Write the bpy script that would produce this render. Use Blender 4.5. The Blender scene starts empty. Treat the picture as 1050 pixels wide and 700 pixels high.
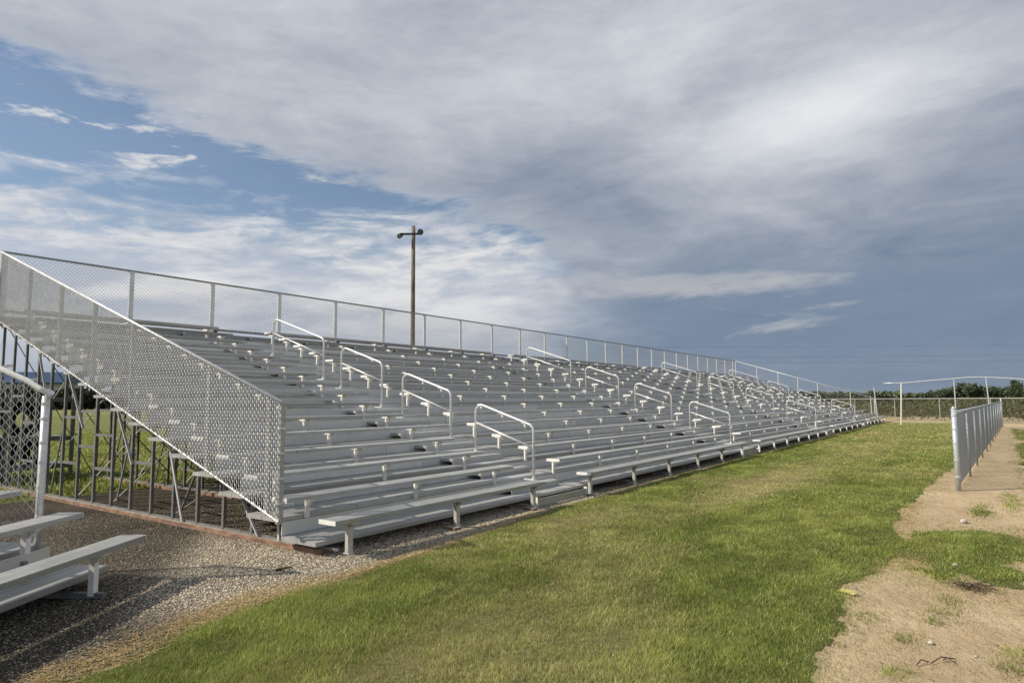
import bpy, math, random
import numpy as np
from mathutils import Vector, Matrix
from math import sin, cos, radians, pi
random.seed(7)
rng = np.random.default_rng(11)
scene = bpy.context.scene
COL = scene.collection

# ------------------------------------------------------------------ camera
A_YAW, HOR, FPX, ROLL, CAMH = .6185, 410.17, 672.7, -.0055, 1.667
pitch = math.atan((HOR - 350) / FPX)
F0 = Vector((cos(A_YAW), sin(A_YAW), 0)); R0 = Vector((sin(A_YAW), -cos(A_YAW), 0)); ZZ = Vector((0, 0, 1))
FW = F0 * cos(pitch) + ZZ * sin(pitch); UP0 = -F0 * sin(pitch) + ZZ * cos(pitch)
RT = R0 * cos(ROLL) + UP0 * sin(ROLL); UP = UP0 * cos(ROLL) - R0 * sin(ROLL)
cam = bpy.data.cameras.new('camera'); camo = bpy.data.objects.new('camera', cam); COL.objects.link(camo)
M = Matrix.Identity(4)
for i in range(3):
    M[i][0] = RT[i]; M[i][1] = UP[i]; M[i][2] = -FW[i]
M[2][3] = CAMH
camo.matrix_world = M
cam.lens = FPX / 1050 * 36; cam.sensor_width = 36; cam.clip_end = 5000; cam.clip_start = .05
scene.camera = camo

# ------------------------------------------------------------------ node helpers
def mat(name):
    m = bpy.data.materials.new(name); m.use_nodes = True
    nt = m.node_tree; nt.nodes.clear()
    out = nt.nodes.new('ShaderNodeOutputMaterial')
    return m, nt, out
def N(nt, typ, **kw):
    n = nt.nodes.new(typ)
    for k, v in kw.items():
        if hasattr(n, k) and not k.startswith('i_'): setattr(n, k, v)
    return n
def L(nt, a, b): nt.links.new(a, b)
def setv(nt, sock, v):
    if isinstance(v, bpy.types.NodeSocket): L(nt, v, sock)
    else: sock.default_value = v
def mth(nt, op, a, b=None, c=None, clamp=False):
    n = nt.nodes.new('ShaderNodeMath'); n.operation = op; n.use_clamp = clamp
    setv(nt, n.inputs[0], a)
    if b is not None: setv(nt, n.inputs[1], b)
    if c is not None: setv(nt, n.inputs[2], c)
    return n.outputs[0]
def smooth(nt, x, a, b, lo=0., hi=1.):
    n = nt.nodes.new('ShaderNodeMapRange'); n.interpolation_type = 'SMOOTHSTEP'
    setv(nt, n.inputs[0], x); setv(nt, n.inputs[1], a); setv(nt, n.inputs[2], b)
    n.inputs[3].default_value = lo; n.inputs[4].default_value = hi
    return n.outputs[0]
def mixc(nt, f, a, b, blend='MIX'):
    n = nt.nodes.new('ShaderNodeMix'); n.data_type = 'RGBA'; n.blend_type = blend
    setv(nt, n.inputs[0], f)
    for s, v in ((n.inputs[6], a), (n.inputs[7], b)):
        if isinstance(v, bpy.types.NodeSocket): L(nt, v, s)
        else: s.default_value = (*v, 1) if len(v) == 3 else v
    return n.outputs[2]
def noise(nt, vec, scale, detail=4, rough=.55, dist=0.):
    n = nt.nodes.new('ShaderNodeTexNoise'); n.inputs['Scale'].default_value = scale
    n.inputs['Detail'].default_value = detail; n.inputs['Roughness'].default_value = rough
    n.inputs['Distortion'].default_value = dist
    if vec is not None: L(nt, vec, n.inputs['Vector'])
    return n.outputs['Fac']
def mapping(nt, vec, scale=(1, 1, 1), rot=(0, 0, 0), loc=(0, 0, 0)):
    n = nt.nodes.new('ShaderNodeMapping'); n.inputs['Scale'].default_value = scale
    n.inputs['Rotation'].default_value = rot; n.inputs['Location'].default_value = loc
    L(nt, vec, n.inputs['Vector']); return n.outputs[0]
def geo(nt): return nt.nodes.new('ShaderNodeNewGeometry').outputs['Position']
def objc(nt): return nt.nodes.new('ShaderNodeTexCoord').outputs['Object']
def bsdf(nt, out, color, rough=.5, metal=0., normal=None, spec=.5):
    b = nt.nodes.new('ShaderNodeBsdfPrincipled')
    if isinstance(color, bpy.types.NodeSocket): L(nt, color, b.inputs['Base Color'])
    else: b.inputs['Base Color'].default_value = (*color, 1)
    setv(nt, b.inputs['Roughness'], rough); setv(nt, b.inputs['Metallic'], metal)
    b.inputs['Specular IOR Level'].default_value = spec
    if normal is not None: L(nt, normal, b.inputs['Normal'])
    L(nt, b.outputs[0], out.inputs[0]); return b
def bump(nt, h, strength=.4, dist=.01):
    b = nt.nodes.new('ShaderNodeBump'); b.inputs['Strength'].default_value = strength
    b.inputs['Distance'].default_value = dist; L(nt, h, b.inputs['Height']); return b.outputs[0]

def metal_plank(name, ca, cb, axis_scale=(.35, 9, 9), grooves=True, metal=.55, rough=.42, warm=None):
    m, nt, out = mat(name)
    P = objc(nt)
    n1 = noise(nt, mapping(nt, P, axis_scale), 1.6, 6, .65)
    n2 = noise(nt, mapping(nt, P, (3, 3, 3)), 1.3, 5, .6)
    n3 = noise(nt, mapping(nt, P, (4, 60, 60)), 1.0, 3, .7)
    f = mth(nt, 'ADD', mth(nt, 'MULTIPLY', n1, .5), mth(nt, 'ADD', mth(nt, 'MULTIPLY', n2, .3), mth(nt, 'MULTIPLY', n3, .2)))
    c = mixc(nt, smooth(nt, f, .36, .66), ca, cb)
    stain = smooth(nt, noise(nt, mapping(nt, P, (1.5, 6, 6), loc=(3, 1, 0)), 2.3, 8, .7), .56, .74)
    c = mixc(nt, mth(nt, 'MULTIPLY', stain, .45), c, tuple(x * .52 for x in ca) if warm is None else warm)
    w = nt.nodes.new('ShaderNodeTexWave'); w.wave_type = 'BANDS'; w.bands_direction = 'Y'
    w.inputs['Scale'].default_value = 6.4; L(nt, P, w.inputs['Vector'])
    nrm = None
    if grooves:
        h = mth(nt, 'ADD', smooth(nt, w.outputs['Fac'], .0, .25), mth(nt, 'MULTIPLY', n3, .35))
        nrm = bump(nt, h, .35, .004)
        c = mixc(nt, mth(nt, 'MULTIPLY', smooth(nt, w.outputs['Fac'], .14, .0), .45), c, tuple(x * .45 for x in ca))
    oi = nt.nodes.new('ShaderNodeObjectInfo').outputs['Random']
    sx = nt.nodes.new('ShaderNodeSeparateXYZ'); L(nt, P, sx.inputs[0])
    fr = mth(nt, 'FRACT', mth(nt, 'ADD', mth(nt, 'DIVIDE', sx.outputs[0], 6.1), oi))
    joint = smooth(nt, mth(nt, 'ABSOLUTE', mth(nt, 'SUBTRACT', fr, .5)), .0011, .0004)
    v_ = mth(nt, 'ADD', .86, mth(nt, 'MULTIPLY', mth(nt, 'FRACT', mth(nt, 'MULTIPLY', mth(nt, 'ADD', mth(nt, 'FLOOR', mth(nt, 'ADD', mth(nt, 'ADD', mth(nt, 'DIVIDE', sx.outputs[0], 6.1), oi), .5)), oi), 7.31)), .24))
    v_ = mth(nt, 'MULTIPLY', v_, mth(nt, 'SUBTRACT', 1., mth(nt, 'MULTIPLY', joint, .75)))
    vc = nt.nodes.new('ShaderNodeCombineColor'); [L(nt, v_, vc.inputs[q]) for q in range(3)]
    c = mixc(nt, 1., c, vc.outputs[0], 'MULTIPLY')
    scuff = smooth(nt, noise(nt, mapping(nt, P, (7, 22, 22), loc=(1, 7, 0)), 3., 6, .8), .60, .72)
    c = mixc(nt, mth(nt, 'MULTIPLY', scuff, .35), c, (.20, .185, .16))
    r = mth(nt, 'ADD', mth(nt, 'MULTIPLY', n2, .25), rough - .1)
    bsdf(nt, out, c, r, metal, nrm)
    return m
def galv(name, ca, cb, scale=14, metal=.5, rough=.45, rust=0.):
    m, nt, out = mat(name)
    P = objc(nt)
    v = nt.nodes.new('ShaderNodeTexVoronoi'); v.inputs['Scale'].default_value = scale * 3; L(nt, P, v.inputs['Vector'])
    n1 = noise(nt, P, scale * .6, 6, .65)
    f = mth(nt, 'ADD', mth(nt, 'MULTIPLY', n1, .75), mth(nt, 'MULTIPLY', v.outputs['Distance'], .4))
    c = mixc(nt, smooth(nt, f, .35, .75), ca, cb)
    if rust:
        c = mixc(nt, mth(nt, 'MULTIPLY', smooth(nt, noise(nt, P, 5, 8, .7), .55, .7), rust), c, (.2, .085, .035))
    bsdf(nt, out, c, rough, metal, bump(nt, n1, .15, .003))
    return m

MT = {}
MT['seat'] = metal_plank('weathered_aluminium_seat', (.36, .365, .355), (.52, .525, .51), metal=.3)
MT['foot'] = metal_plank('weathered_aluminium_footboard', (.46, .465, .455), (.62, .625, .61), metal=.25)
MT['riser'] = metal_plank('mill_aluminium_riser', (.70, .71, .69), (.84, .845, .82), grooves=False, metal=.1)
MT['endcap'] = galv('cast_aluminium_endcap', (.74, .74, .71), (.86, .86, .83), metal=.05, rough=.5)
MT['bracket'] = galv('cast_aluminium_bracket', (.80, .79, .75), (.90, .89, .85), metal=.0, rough=.5)
MT['frame'] = galv('galvanised_frame_steel', (.16, .165, .165), (.27, .275, .27), metal=.45, rough=.55, rust=.15)
MT['brace'] = galv('bright_brace_steel', (.55, .56, .57), (.72, .73, .74), metal=.3, rough=.4)
MT['rail'] = galv('handrail_aluminium', (.60, .60, .60), (.76, .76, .76), metal=.35, rough=.38)
MT['firstleg'] = galv('first_row_leg', (.42, .41, .37), (.60, .59, .54), metal=.1, rough=.55, rust=.35)
MT['sidepost'] = galv('side_guard_post', (.34, .345, .34), (.46, .465, .455), metal=.35, rough=.48)
MT['linepost'] = galv('fence_line_post', (.26, .29, .32), (.38, .41, .44), metal=.35, rough=.5)
MT['post'] = galv('guard_post_aluminium', (.58, .59, .58), (.74, .75, .74), metal=.25, rough=.42)
MT['dullrail'] = galv('guard_rail_dull', (.22, .225, .225), (.34, .345, .34), metal=.5, rough=.5)
MT['wire'] = galv('galvanised_wire', (.46, .465, .465), (.64, .65, .65), metal=.35, rough=.42)
MT['wiredull'] = galv('galvanised_wire_dull', (.30, .31, .31), (.40, .41, .41), metal=.5, rough=.5)
MT['bluegalv'] = galv('fence_galvanised_post', (.42, .47, .52), (.58, .63, .67), metal=.3, rough=.42)
MT['whitepipe'] = galv('white_painted_pipe', (.62, .62, .58), (.78, .78, .74), metal=0., rough=.5)
MT['panel'] = metal_plank('tan_kick_panel', (.34, .33, .26), (.46, .45, .37), grooves=False, metal=.1, rough=.6)

# timber sill: grey on top, rusty orange on the face
m, nt, out = mat('rust_stained_sill')
P = objc(nt)
nz = noise(nt, mapping(nt, P, (6, 2, 6)), 2.5, 8, .7)
g = nt.nodes.new('ShaderNodeNewGeometry')
sep = nt.nodes.new('ShaderNodeSeparateXYZ'); L(nt, g.outputs['Normal'], sep.inputs[0])
side = smooth(nt, sep.outputs[2], .7, .3)
orange = mixc(nt, smooth(nt, nz, .35, .65), (.12, .045, .02), (.34, .15, .065))
grey = mixc(nt, smooth(nt, nz, .35, .65), (.22, .19, .155), (.42, .38, .33))
c = mixc(nt, mth(nt, 'ADD', mth(nt, 'MULTIPLY', side, .68), mth(nt, 'MULTIPLY', smooth(nt, nz, .6, .7), .3), clamp=True), grey, orange)
bsdf(nt, out, c, .85, 0, bump(nt, nz, .6, .01)); MT['sill'] = m

m, nt, out = mat('weathered_pole_timber')
P = objc(nt)
nz = noise(nt, mapping(nt, P, (14, 14, 1.2)), 1.5, 8, .7)
c = mixc(nt, smooth(nt, nz, .35, .65), (.09, .065, .045), (.30, .24, .18))
bsdf(nt, out, c, .9, 0, bump(nt, nz, .7, .02)); MT['timber'] = m

m, nt, out = mat('dark_lamp_housing')
nz = noise(nt, objc(nt), 9, 4); c = mixc(nt, nz, (.015, .017, .02), (.05, .055, .06))
bsdf(nt, out, c, .4, .4); MT['dark'] = m
m, nt, out = mat('lamp_glass')
nz = noise(nt, objc(nt), 6, 3); bsdf(nt, out, mixc(nt, nz, (.05, .06, .065), (.12, .14, .15)), .08, 0.); MT['lens'] = m
m, nt, out = mat('black_tyre_rubber')
nz = noise(nt, objc(nt), 12, 5); bsdf(nt, out, mixc(nt, nz, (.006, .006, .006), (.022, .021, .02)), .8, 0.); MT['rubber'] = m
def paint(name, ca, cb, rough=.6, sc=(1, 1, 1)):
    m, nt, out = mat(name); nz = noise(nt, mapping(nt, objc(nt), sc), 3, 7, .65)
    bsdf(nt, out, mixc(nt, smooth(nt, nz, .3, .7), ca, cb), rough, 0., bump(nt, nz, .15, .01)); return m
MT['blue'] = paint('blue_metal_roof', (.010, .035, .085), (.02, .07, .15), .45)
MT['cream'] = paint('cream_wall', (.42, .41, .36), (.58, .57, .51))
MT['darkopening'] = paint('dark_opening', (.01, .012, .015), (.03, .03, .035))
MT['signwhite'] = paint('white_sheet_panel', (.62, .60, .53), (.76, .74, .67), .55)
MT['rock'] = paint('pale_rock', (.35, .31, .26), (.58, .54, .48), .9, (5, 5, 5))
MT['twig'] = paint('dead_twig_bark', (.06, .04, .028), (.15, .11, .08), .9, (9, 9, 9))
MT['yellow'] = paint('yellow_leaf_scrap', (.30, .28, .07), (.5, .44, .16), .7, (9, 9, 9))

def vcol_mat(name, transl=.35, rough=.7, gain=1.):
    m, nt, out = mat(name)
    a = nt.nodes.new('ShaderNodeAttribute'); a.attribute_name = 'tint'
    d = nt.nodes.new('ShaderNodeBsdfPrincipled'); d.inputs['Roughness'].default_value = rough
    d.inputs['Specular IOR Level'].default_value = .25
    L(nt, a.outputs['Color'], d.inputs['Base Color'])
    t = nt.nodes.new('ShaderNodeBsdfTranslucent'); L(nt, a.outputs['Color'], t.inputs[0])
    mx = nt.nodes.new('ShaderNodeMixShader'); mx.inputs[0].default_value = transl
    L(nt, d.outputs[0], mx.inputs[1]); L(nt, t.outputs[0], mx.inputs[2]); L(nt, mx.outputs[0], out.inputs[0])
    return m
MT['blade'] = vcol_mat('grass_blade', .45)
MT['leaf'] = vcol_mat('foliage_leaf', .25)
MT['stone'] = vcol_mat('gravel_stone', 0., .9)

# ------------------------------------------------------------------ mesh helpers
class MB:
    def __init__(s): s.v = []; s.f = []
    def add(s, vs, fs):
        o = len(s.v); s.v.extend([tuple(p) for p in vs]); s.f.extend([tuple(i + o for i in q) for q in fs]); return s
    def box(s, x0, x1, y0, y1, z0, z1, bev=0.):
        if x0 > x1: x0, x1 = x1, x0
        if y0 > y1: y0, y1 = y1, y0
        vs = [(x0, y0, z0), (x1, y0, z0), (x1, y1, z0), (x0, y1, z0), (x0, y0, z1), (x1, y0, z1), (x1, y1, z1), (x0, y1, z1)]
        return s.add(vs, [(0, 3, 2, 1), (4, 5, 6, 7), (0, 1, 5, 4), (1, 2, 6, 5), (2, 3, 7, 6), (3, 0, 4, 7)])
    def extrude_x(s, prof, x0, x1):           # profile of (y, z), counter-clockwise seen from -x
        n = len(prof)
        vs = [(x0, y, z) for y, z in prof] + [(x1, y, z) for y, z in prof]
        fs = [(i, (i + 1) % n, (i + 1) % n + n, i + n) for i in range(n)]
        fs += [tuple(range(n - 1, -1, -1)), tuple(range(n, 2 * n))]
        return s.add(vs, fs)
    def tube(s, pts, r, n=8, closed_ends=True, r2=None):
        pts = [Vector(p) for p in pts]; rings = []
        t0 = (pts[1] - pts[0]).normalized()
        ref = Vector((0, 0, 1)) if abs(t0.z) < .9 else Vector((1, 0, 0))
        nrm = t0.cross(ref).normalized()
        vs = []
        for i, p in enumerate(pts):
            if i == 0: t = pts[1] - pts[0]
            elif i == len(pts) - 1: t = pts[-1] - pts[-2]
            else: t = (pts[i + 1] - pts[i]).normalized() + (pts[i] - pts[i - 1]).normalized()
            t.normalize(); nrm = (nrm - t * nrm.dot(t)).normalized(); b = t.cross(nrm)
            rr = r if r2 is None else r + (r2 - r) * i / (len(pts) - 1)
            for k in range(n):
                a = 2 * pi * k / n + pi / n
                vs.append(p + nrm * (rr * cos(a)) + b * (rr * sin(a)))
        fs = []
        for i in range(len(pts) - 1):
            for k in range(n):
                k2 = (k + 1) % n
                fs.append((i * n + k, i * n + k2, (i + 1) * n + k2, (i + 1) * n + k))
        if closed_ends:
            fs.append(tuple(range(n - 1, -1, -1))); fs.append(tuple((len(pts) - 1) * n + k for k in range(n)))
        return s.add(vs, fs)
    def bar(s, p, q, w, h=None):
        h = h or w
        p = Vector(p); q = Vector(q); t = (q - p).normalized()
        ref = Vector((0, 0, 1)) if abs(t.z) < .9 else Vector((1, 0, 0))
        a = t.cross(ref).normalized() * w / 2; b = t.cross(a).normalized() * h / 2
        vs = [p - a - b, p + a - b, p + a + b, p - a + b, q - a - b, q + a - b, q + a + b, q - a + b]
        return s.add(vs, [(0, 3, 2, 1), (4, 5, 6, 7), (0, 1, 5, 4), (1, 2, 6, 5), (2, 3, 7, 6), (3, 0, 4, 7)])
    def build(s, name, m, parent=None, local=False, smooth_=False):
        vs = s.v
        me = bpy.data.meshes.new(name)
        off = (0, 0, 0)
        if parent is not None and not local:
            off = world_loc(parent)
            vs = [(a - off[0], b - off[1], c - off[2]) for a, b, c in vs]
        me.from_pydata(vs, [], s.f); me.update()
        me.materials.append(MT[m] if isinstance(m, str) else m)
        if smooth_: me.polygons.foreach_set('use_smooth', [True] * len(me.polygons))
        o = bpy.data.objects.new(name, me); COL.objects.link(o); o.parent = parent
        return o
def world_loc(o):
    x = Vector((0, 0, 0))
    while o is not None: x = x + o.location; o = o.parent
    return x
def tag(o, label=None, cat=None, group=None, kind=None):
    if label: o['label'] = label
    if cat: o['category'] = cat
    if group: o['group'] = group
    if kind: o['kind'] = kind
    return o
def empty(name, loc, rz=0.):
    o = bpy.data.objects.new(name, None); COL.objects.link(o); o.location = loc; o.rotation_euler = (0, 0, rz)
    o.empty_display_size = .2; return o
def np_mesh(name, verts, faces, m, colors=None, parent=None):
    """verts (n,3), faces (m,k) uniform; colors per vertex (n,3)"""
    me = bpy.data.meshes.new(name); nv = len(verts); nf, k = faces.shape
    me.vertices.add(nv); me.vertices.foreach_set('co', np.ascontiguousarray(verts, dtype=np.float32).ravel())
    me.loops.add(nf * k); me.loops.foreach_set('vertex_index', np.ascontiguousarray(faces, dtype=np.int32).ravel())
    me.polygons.add(nf); me.polygons.foreach_set('loop_start', np.arange(0, nf * k, k, dtype=np.int32))
    me.polygons.foreach_set('loop_total', np.full(nf, k, dtype=np.int32))
    me.update(calc_edges=True)
    if colors is not None:
        at = me.attributes.new('tint', 'FLOAT_COLOR', 'POINT')
        c4 = np.ones((nv, 4), dtype=np.float32); c4[:, :3] = colors; at.data.foreach_set('color', c4.ravel())
    me.materials.append(MT[m] if isinstance(m, str) else m)
    o = bpy.data.objects.new(name, me); COL.objects.link(o); o.parent = parent
    return o

def wire_segs(A, B, r, name, m, parent, off):
    """many straight wires from A to B (n,3) as three-sided prisms"""
    A = np.asarray(A, float) - off; B = np.asarray(B, float) - off
    t = B - A; t /= np.linalg.norm(t, axis=1)[:, None]
    ref = np.tile([[.31, .2, .93]], (len(t), 1))
    a = np.cross(t, ref); a /= np.linalg.norm(a, axis=1)[:, None]; b = np.cross(t, a)
    V = []
    for E in (A, B):
        for k in range(3):
            V.append(E + r * (cos(2 * pi * k / 3) * a + sin(2 * pi * k / 3) * b))
    V = np.stack(V, 1).reshape(-1, 3); n = len(A)
    base = np.arange(n)[:, None] * 6
    F = np.concatenate([base + np.array([[k, (k + 1) % 3, (k + 1) % 3 + 3, k + 3]]) for k in range(3)])
    return np_mesh(name, V, F, m, None, parent)

def chain_link(origin, ds, length, lo, hi, parent, m='wire', d=.075, r=.0021, weave=.004, name='chain_link', parent_local=False):
    """woven mesh in the vertical plane through origin along unit ds; lo(s), hi(s) give its bottom and top"""
    o = Vector(origin); ds = Vector(ds); nrm = Vector((-ds.y, ds.x, 0))
    A = []; B = []
    h = d / 2; n = int(length / h)
    zmax = max(hi(0), hi(length)); zmin = min(lo(0), lo(length))
    J = int((zmax - zmin) / h) + 1
    for i in range(n):
        s0 = i * h
        for j in range(J):
            z0 = zmin + j * h
            e = (i + j) % 2
            sa, sb = (s0, s0 + h) if e else (s0 + h, s0)
            sm = s0 + h / 2; zm = z0 + h / 2
            if zm < lo(sm) or zm > hi(sm): continue
            wa, wb = (weave, -weave) if e else (-weave, weave)
            A.append(o + ds * sa + nrm * wa + Vector((0, 0, z0))); B.append(o + ds * sb + nrm * wb + Vector((0, 0, z0 + h)))
    off = np.zeros(3) if parent_local else np.array(world_loc(parent))
    return wire_segs([tuple(p) for p in A], [tuple(p) for p in B], r, name, m, parent, off)
def diamond_sheet(origin, ds, length, z0, z1, parent, m='wiredull', d=.075, r=.0021, name='chain_link'):
    """far chain link: crossing straight wires"""
    o = Vector(origin); ds = Vector(ds); H = z1 - z0; A = []; B = []
    n = int((length + H) / d)
    for sgn, w in ((1, .003), (-1, -.003)):
        for i in range(n):
            s = -H + i * d
            a, b = (s, s + H); za, zb = z0, z1
            if a < 0: za = z0 - a; a = 0
            if b > length: zb = z1 - (b - length); b = length
            if b <= a: continue
            if sgn < 0: a, b = length - a, length - b
            nrm = Vector((-ds.y, ds.x, 0)) * w
            A.append(o + ds * a + nrm + Vector((0, 0, za))); B.append(o + ds * b + nrm + Vector((0, 0, zb)))
    return wire_segs([tuple(p) for p in A], [tuple(p) for p in B], r, name, m, parent, np.array(world_loc(parent)))

# ------------------------------------------------------------------ value noise for masks (numpy)
def vnoise(x, y, seed=0):
    r = np.random.default_rng(seed); T = r.random((256, 256))
    xi = np.floor(x).astype(int); yi = np.floor(y).astype(int); fx = x - xi; fy = y - yi
    fx = fx * fx * (3 - 2 * fx); fy = fy * fy * (3 - 2 * fy)
    a = T[xi % 256, yi % 256]; b = T[(xi + 1) % 256, yi % 256]; c = T[xi % 256, (yi + 1) % 256]; d = T[(xi + 1) % 256, (yi + 1) % 256]
    return (a * (1 - fx) + b * fx) * (1 - fy) + (c * (1 - fx) + d * fx) * fy
def fbm(x, y, seed=0, oct=4):
    s = 0; amp = .5
    for o in range(oct): s = s + amp * vnoise(x * 2 ** o + 13.7 * o, y * 2 ** o + 7.1 * o, seed + o); amp *= .5
    return s / (1 - .5 ** oct)
def sstep(x, a, b):
    t = np.clip((x - a) / (b - a), 0, 1); return t * t * (3 - 2 * t)

# ground zones, in metres --------------------------------------------------
FX = np.array([-30, .4, 1.2, 1.75, 2.3, 2.8, 3.4, 4.2, 5, 6.4, 7.5, 11, 20, 60, 400.]); FY = np.array([4.2, 4.2, 4.4, 4.55, 4.66, 4.85, 5.02, 5.03, 5.05, 5.14, 5.32, 5.52, 5.58, 5.62, 5.62])
DX = np.array([-30, 0, 3.5, 4.3, 4.9, 5.5, 5.9, 6.6, 7.2, 8.0, 8.8, 9.6, 11.2, 13, 15, 18, 21, 26, 46, 50, 400.]); DY = np.array([.2, .5, .8, .9, .98, .86, .95, 1.12, .98, .82, .72, .9, 1.0, .98, .85, .72, .45, .1, -.3, -.35, -.4])
def grass_signed(x, y, patches=True):
    """>0 on grass"""
    w = (fbm(x * 1.1, y * 1.1, 3, 5) - .5) * .38 + (fbm(x * 5, y * 5, 9, 3) - .5) * .16
    f = np.interp(x, FX, FY) - y            # near side of the gravel bed
    dd = y - np.interp(x, DX, DY)
    g = np.minimum(f + w * .55, dd + w * .8)
    # peninsula of grass in the dirt
    pen = np.maximum(1 - np.sqrt(((x - 8.9) / 1.5) ** 2 + ((y - .25) / .62) ** 2), .85 - np.sqrt(((x - 7.9) / .6) ** 2 + ((y + .02) / .38) ** 2))
    g = np.maximum(g, np.minimum(pen * .45 + w * 1.1, (10.1 - x) * .35 + w))
    # behind the bleacher
    back = y - 13.4 + w; g = np.maximum(g, back)
    # weedy grass right of the fence
    side = np.minimum(-(y + .75 + .02 * (x - 20)), (x - 15.5) * .2) ; side = np.minimum(side, (fbm(x * .35, y * .5, 21, 4) - .47) * 3 + .25)
    side = np.minimum(side, (44 - x) * .2)
    g = np.maximum(g, side + w)
    for (cx, cy, rx, ry) in (PATCH if patches else []):
        q = 1 - np.sqrt(((x - cx) / rx) ** 2 + ((y - cy) / ry) ** 2)
        g = np.maximum(g, np.minimum(q * .3, .10) + w * 1.3 - .06)
    end = (52.5 - x - .25 * y) * .4
    return np.where(y < 9, np.minimum(g, end + w), g)
PATCH = [(6.45, .33, .36, .15), (5.75, .80, .18, .10), (5.45, .52, .18, .09), (4.72, .50, .14, .10), (5.25, -.10, .35, .16), (5.95, .38, .12, .07), (5.75, .98, .15, .1), (8.6, -.5, .25, .1), (12, .1, .8, .12), (13.6, -.3, .9, .12), (10.5, -.45, .6, .09)]
def gravel_signed(x, y):
    w = (fbm(x * 1.7, y * 1.7, 31, 4) - .5) * .35
    f = y - np.interp(x, FX, FY)
    return np.minimum(np.minimum(f + .02, 13.7 - y + w), 56.5 - x + w)
def straw_amt(x, y):
    """dead straw at the edge of the lawn"""
    f = y - np.interp(x, FX, FY)
    a = np.exp(-((f - .10) / .22) ** 2) * sstep(x, 4.6, 3.2) * 1.0
    b = .8 * np.exp(-((f - .03) / .14) ** 2) * sstep(x, 10, 7)
    q = np.exp(-(((x - 8.0) / .35) ** 2 + ((y - .66) / .16) ** 2)) * 1.2
    d = y - np.interp(x, DX, DY)
    e = np.exp(-((d + .05) / .12) ** 2) * .6 * (fbm(x * 2, y * 2, 51) > .52)
    far = sstep(x + .25 * y, 50, 53)
    return np.clip(np.maximum.reduce([a, b, q, e, far]), 0, 1)
def dryness(x, y):
    n = fbm(x * .45 + 3, y * .7, 61, 4)
    v = sstep(n, .5, .75) * .42
    v += .95 * np.exp(-(((x - 13.5) / 4.0) ** 2 + ((y - 3.6) / .5) ** 2)) + .6 * np.exp(-(((x - 7.6) / 1.2) ** 2 + ((y - 4.7) / .3) ** 2))
    v += .55 * np.exp(-(((x - 25) / 9) ** 2 + ((y - 3.0) / .8) ** 2))
    v += .35 * sstep(x, 20, 45)
    v += .30 * np.exp(-(((x - 2.6) / 1.6) ** 2 + ((y - 2.6) / 1.2) ** 2))
    v -= .6 * np.exp(-(((x - 8.2) / 2.2) ** 2 + ((y - 1.7) / .9) ** 2))
    v -= .35 * np.exp(-(((x - 3.4) / 1.4) ** 2 + ((y - 4.6) / .5) ** 2))
    v -= .4 * np.exp(-(((x - 12) / 5) ** 2 + ((y - 2.2) / .7) ** 2))
    v = np.where(y > 9, v * .5, v)
    return np.clip(v, 0, 1)

# ------------------------------------------------------------------ ground materials
def soil_mat():
    m, nt, out = mat('dry_dirt'); P = geo(nt)
    n1 = noise(nt, P, .9, 8, .65); n2 = noise(nt, P, 9, 8, .7); n3 = noise(nt, P, 70, 4, .7)
    c = mixc(nt, smooth(nt, n1, .3, .7), (.50, .375, .225), (.70, .55, .355))
    c = mixc(nt, mth(nt, 'MULTIPLY', smooth(nt, n2, .5, .75), .5), c, (.72, .61, .44))
    c = mixc(nt, mth(nt, 'MULTIPLY', smooth(nt, n3, .5, .36), .35), c, (.20, .15, .095))
    far = nt.nodes.new('ShaderNodeVectorMath'); far.operation = 'LENGTH'; L(nt, P, far.inputs[0])
    c = mixc(nt, smooth(nt, far.outputs['Value'], 62, 75), c, mixc(nt, smooth(nt, noise(nt, mapping(nt, P, (.02, .1, 1)), 1.5, 6), .4, .6), (.06, .075, .03), (.13, .12, .06)))
    h = mth(nt, 'ADD', mth(nt, 'MULTIPLY', n2, 1.), mth(nt, 'MULTIPLY', n3, .35))
    h = mth(nt, 'ADD', h, mth(nt, 'MULTIPLY', noise(nt, P, 3.2, 6, .6), 2.))
    bsdf(nt, out, c, .95, 0, bump(nt, h, 1., .05), .2); return m
def lawn_mat():
    m, nt, out = mat('lawn_thatch'); P = geo(nt)
    a = nt.nodes.new('ShaderNodeAttribute'); a.attribute_name = 'tint'
    sp = nt.nodes.new('ShaderNodeSeparateColor'); L(nt, a.outputs['Color'], sp.inputs[0])
    n1 = noise(nt, P, 2.2, 8, .7); n2 = noise(nt, P, 38, 6, .75); n4 = noise(nt, P, 140, 3, .7)
    g = mixc(nt, smooth(nt, n2, .3, .7), (.08, .10, .028), (.24, .275, .08))
    g = mixc(nt, mth(nt, 'MULTIPLY', smooth(nt, n1, .4, .7), .5), g, (.19, .20, .075))
    dry = mixc(nt, smooth(nt, n2, .3, .7), (.26, .22, .10), (.50, .43, .22))
    f = mth(nt, 'ADD', sp.outputs[0], mth(nt, 'MULTIPLY', mth(nt, 'SUBTRACT', n1, .5), .8), clamp=True)
    c = mixc(nt, f, g, dry)
    h = mth(nt, 'ADD', n2, mth(nt, 'MULTIPLY', n4, .6))
    bsdf(nt, out, c, .9, 0, bump(nt, h, 1., .04), .15); return m
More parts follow.
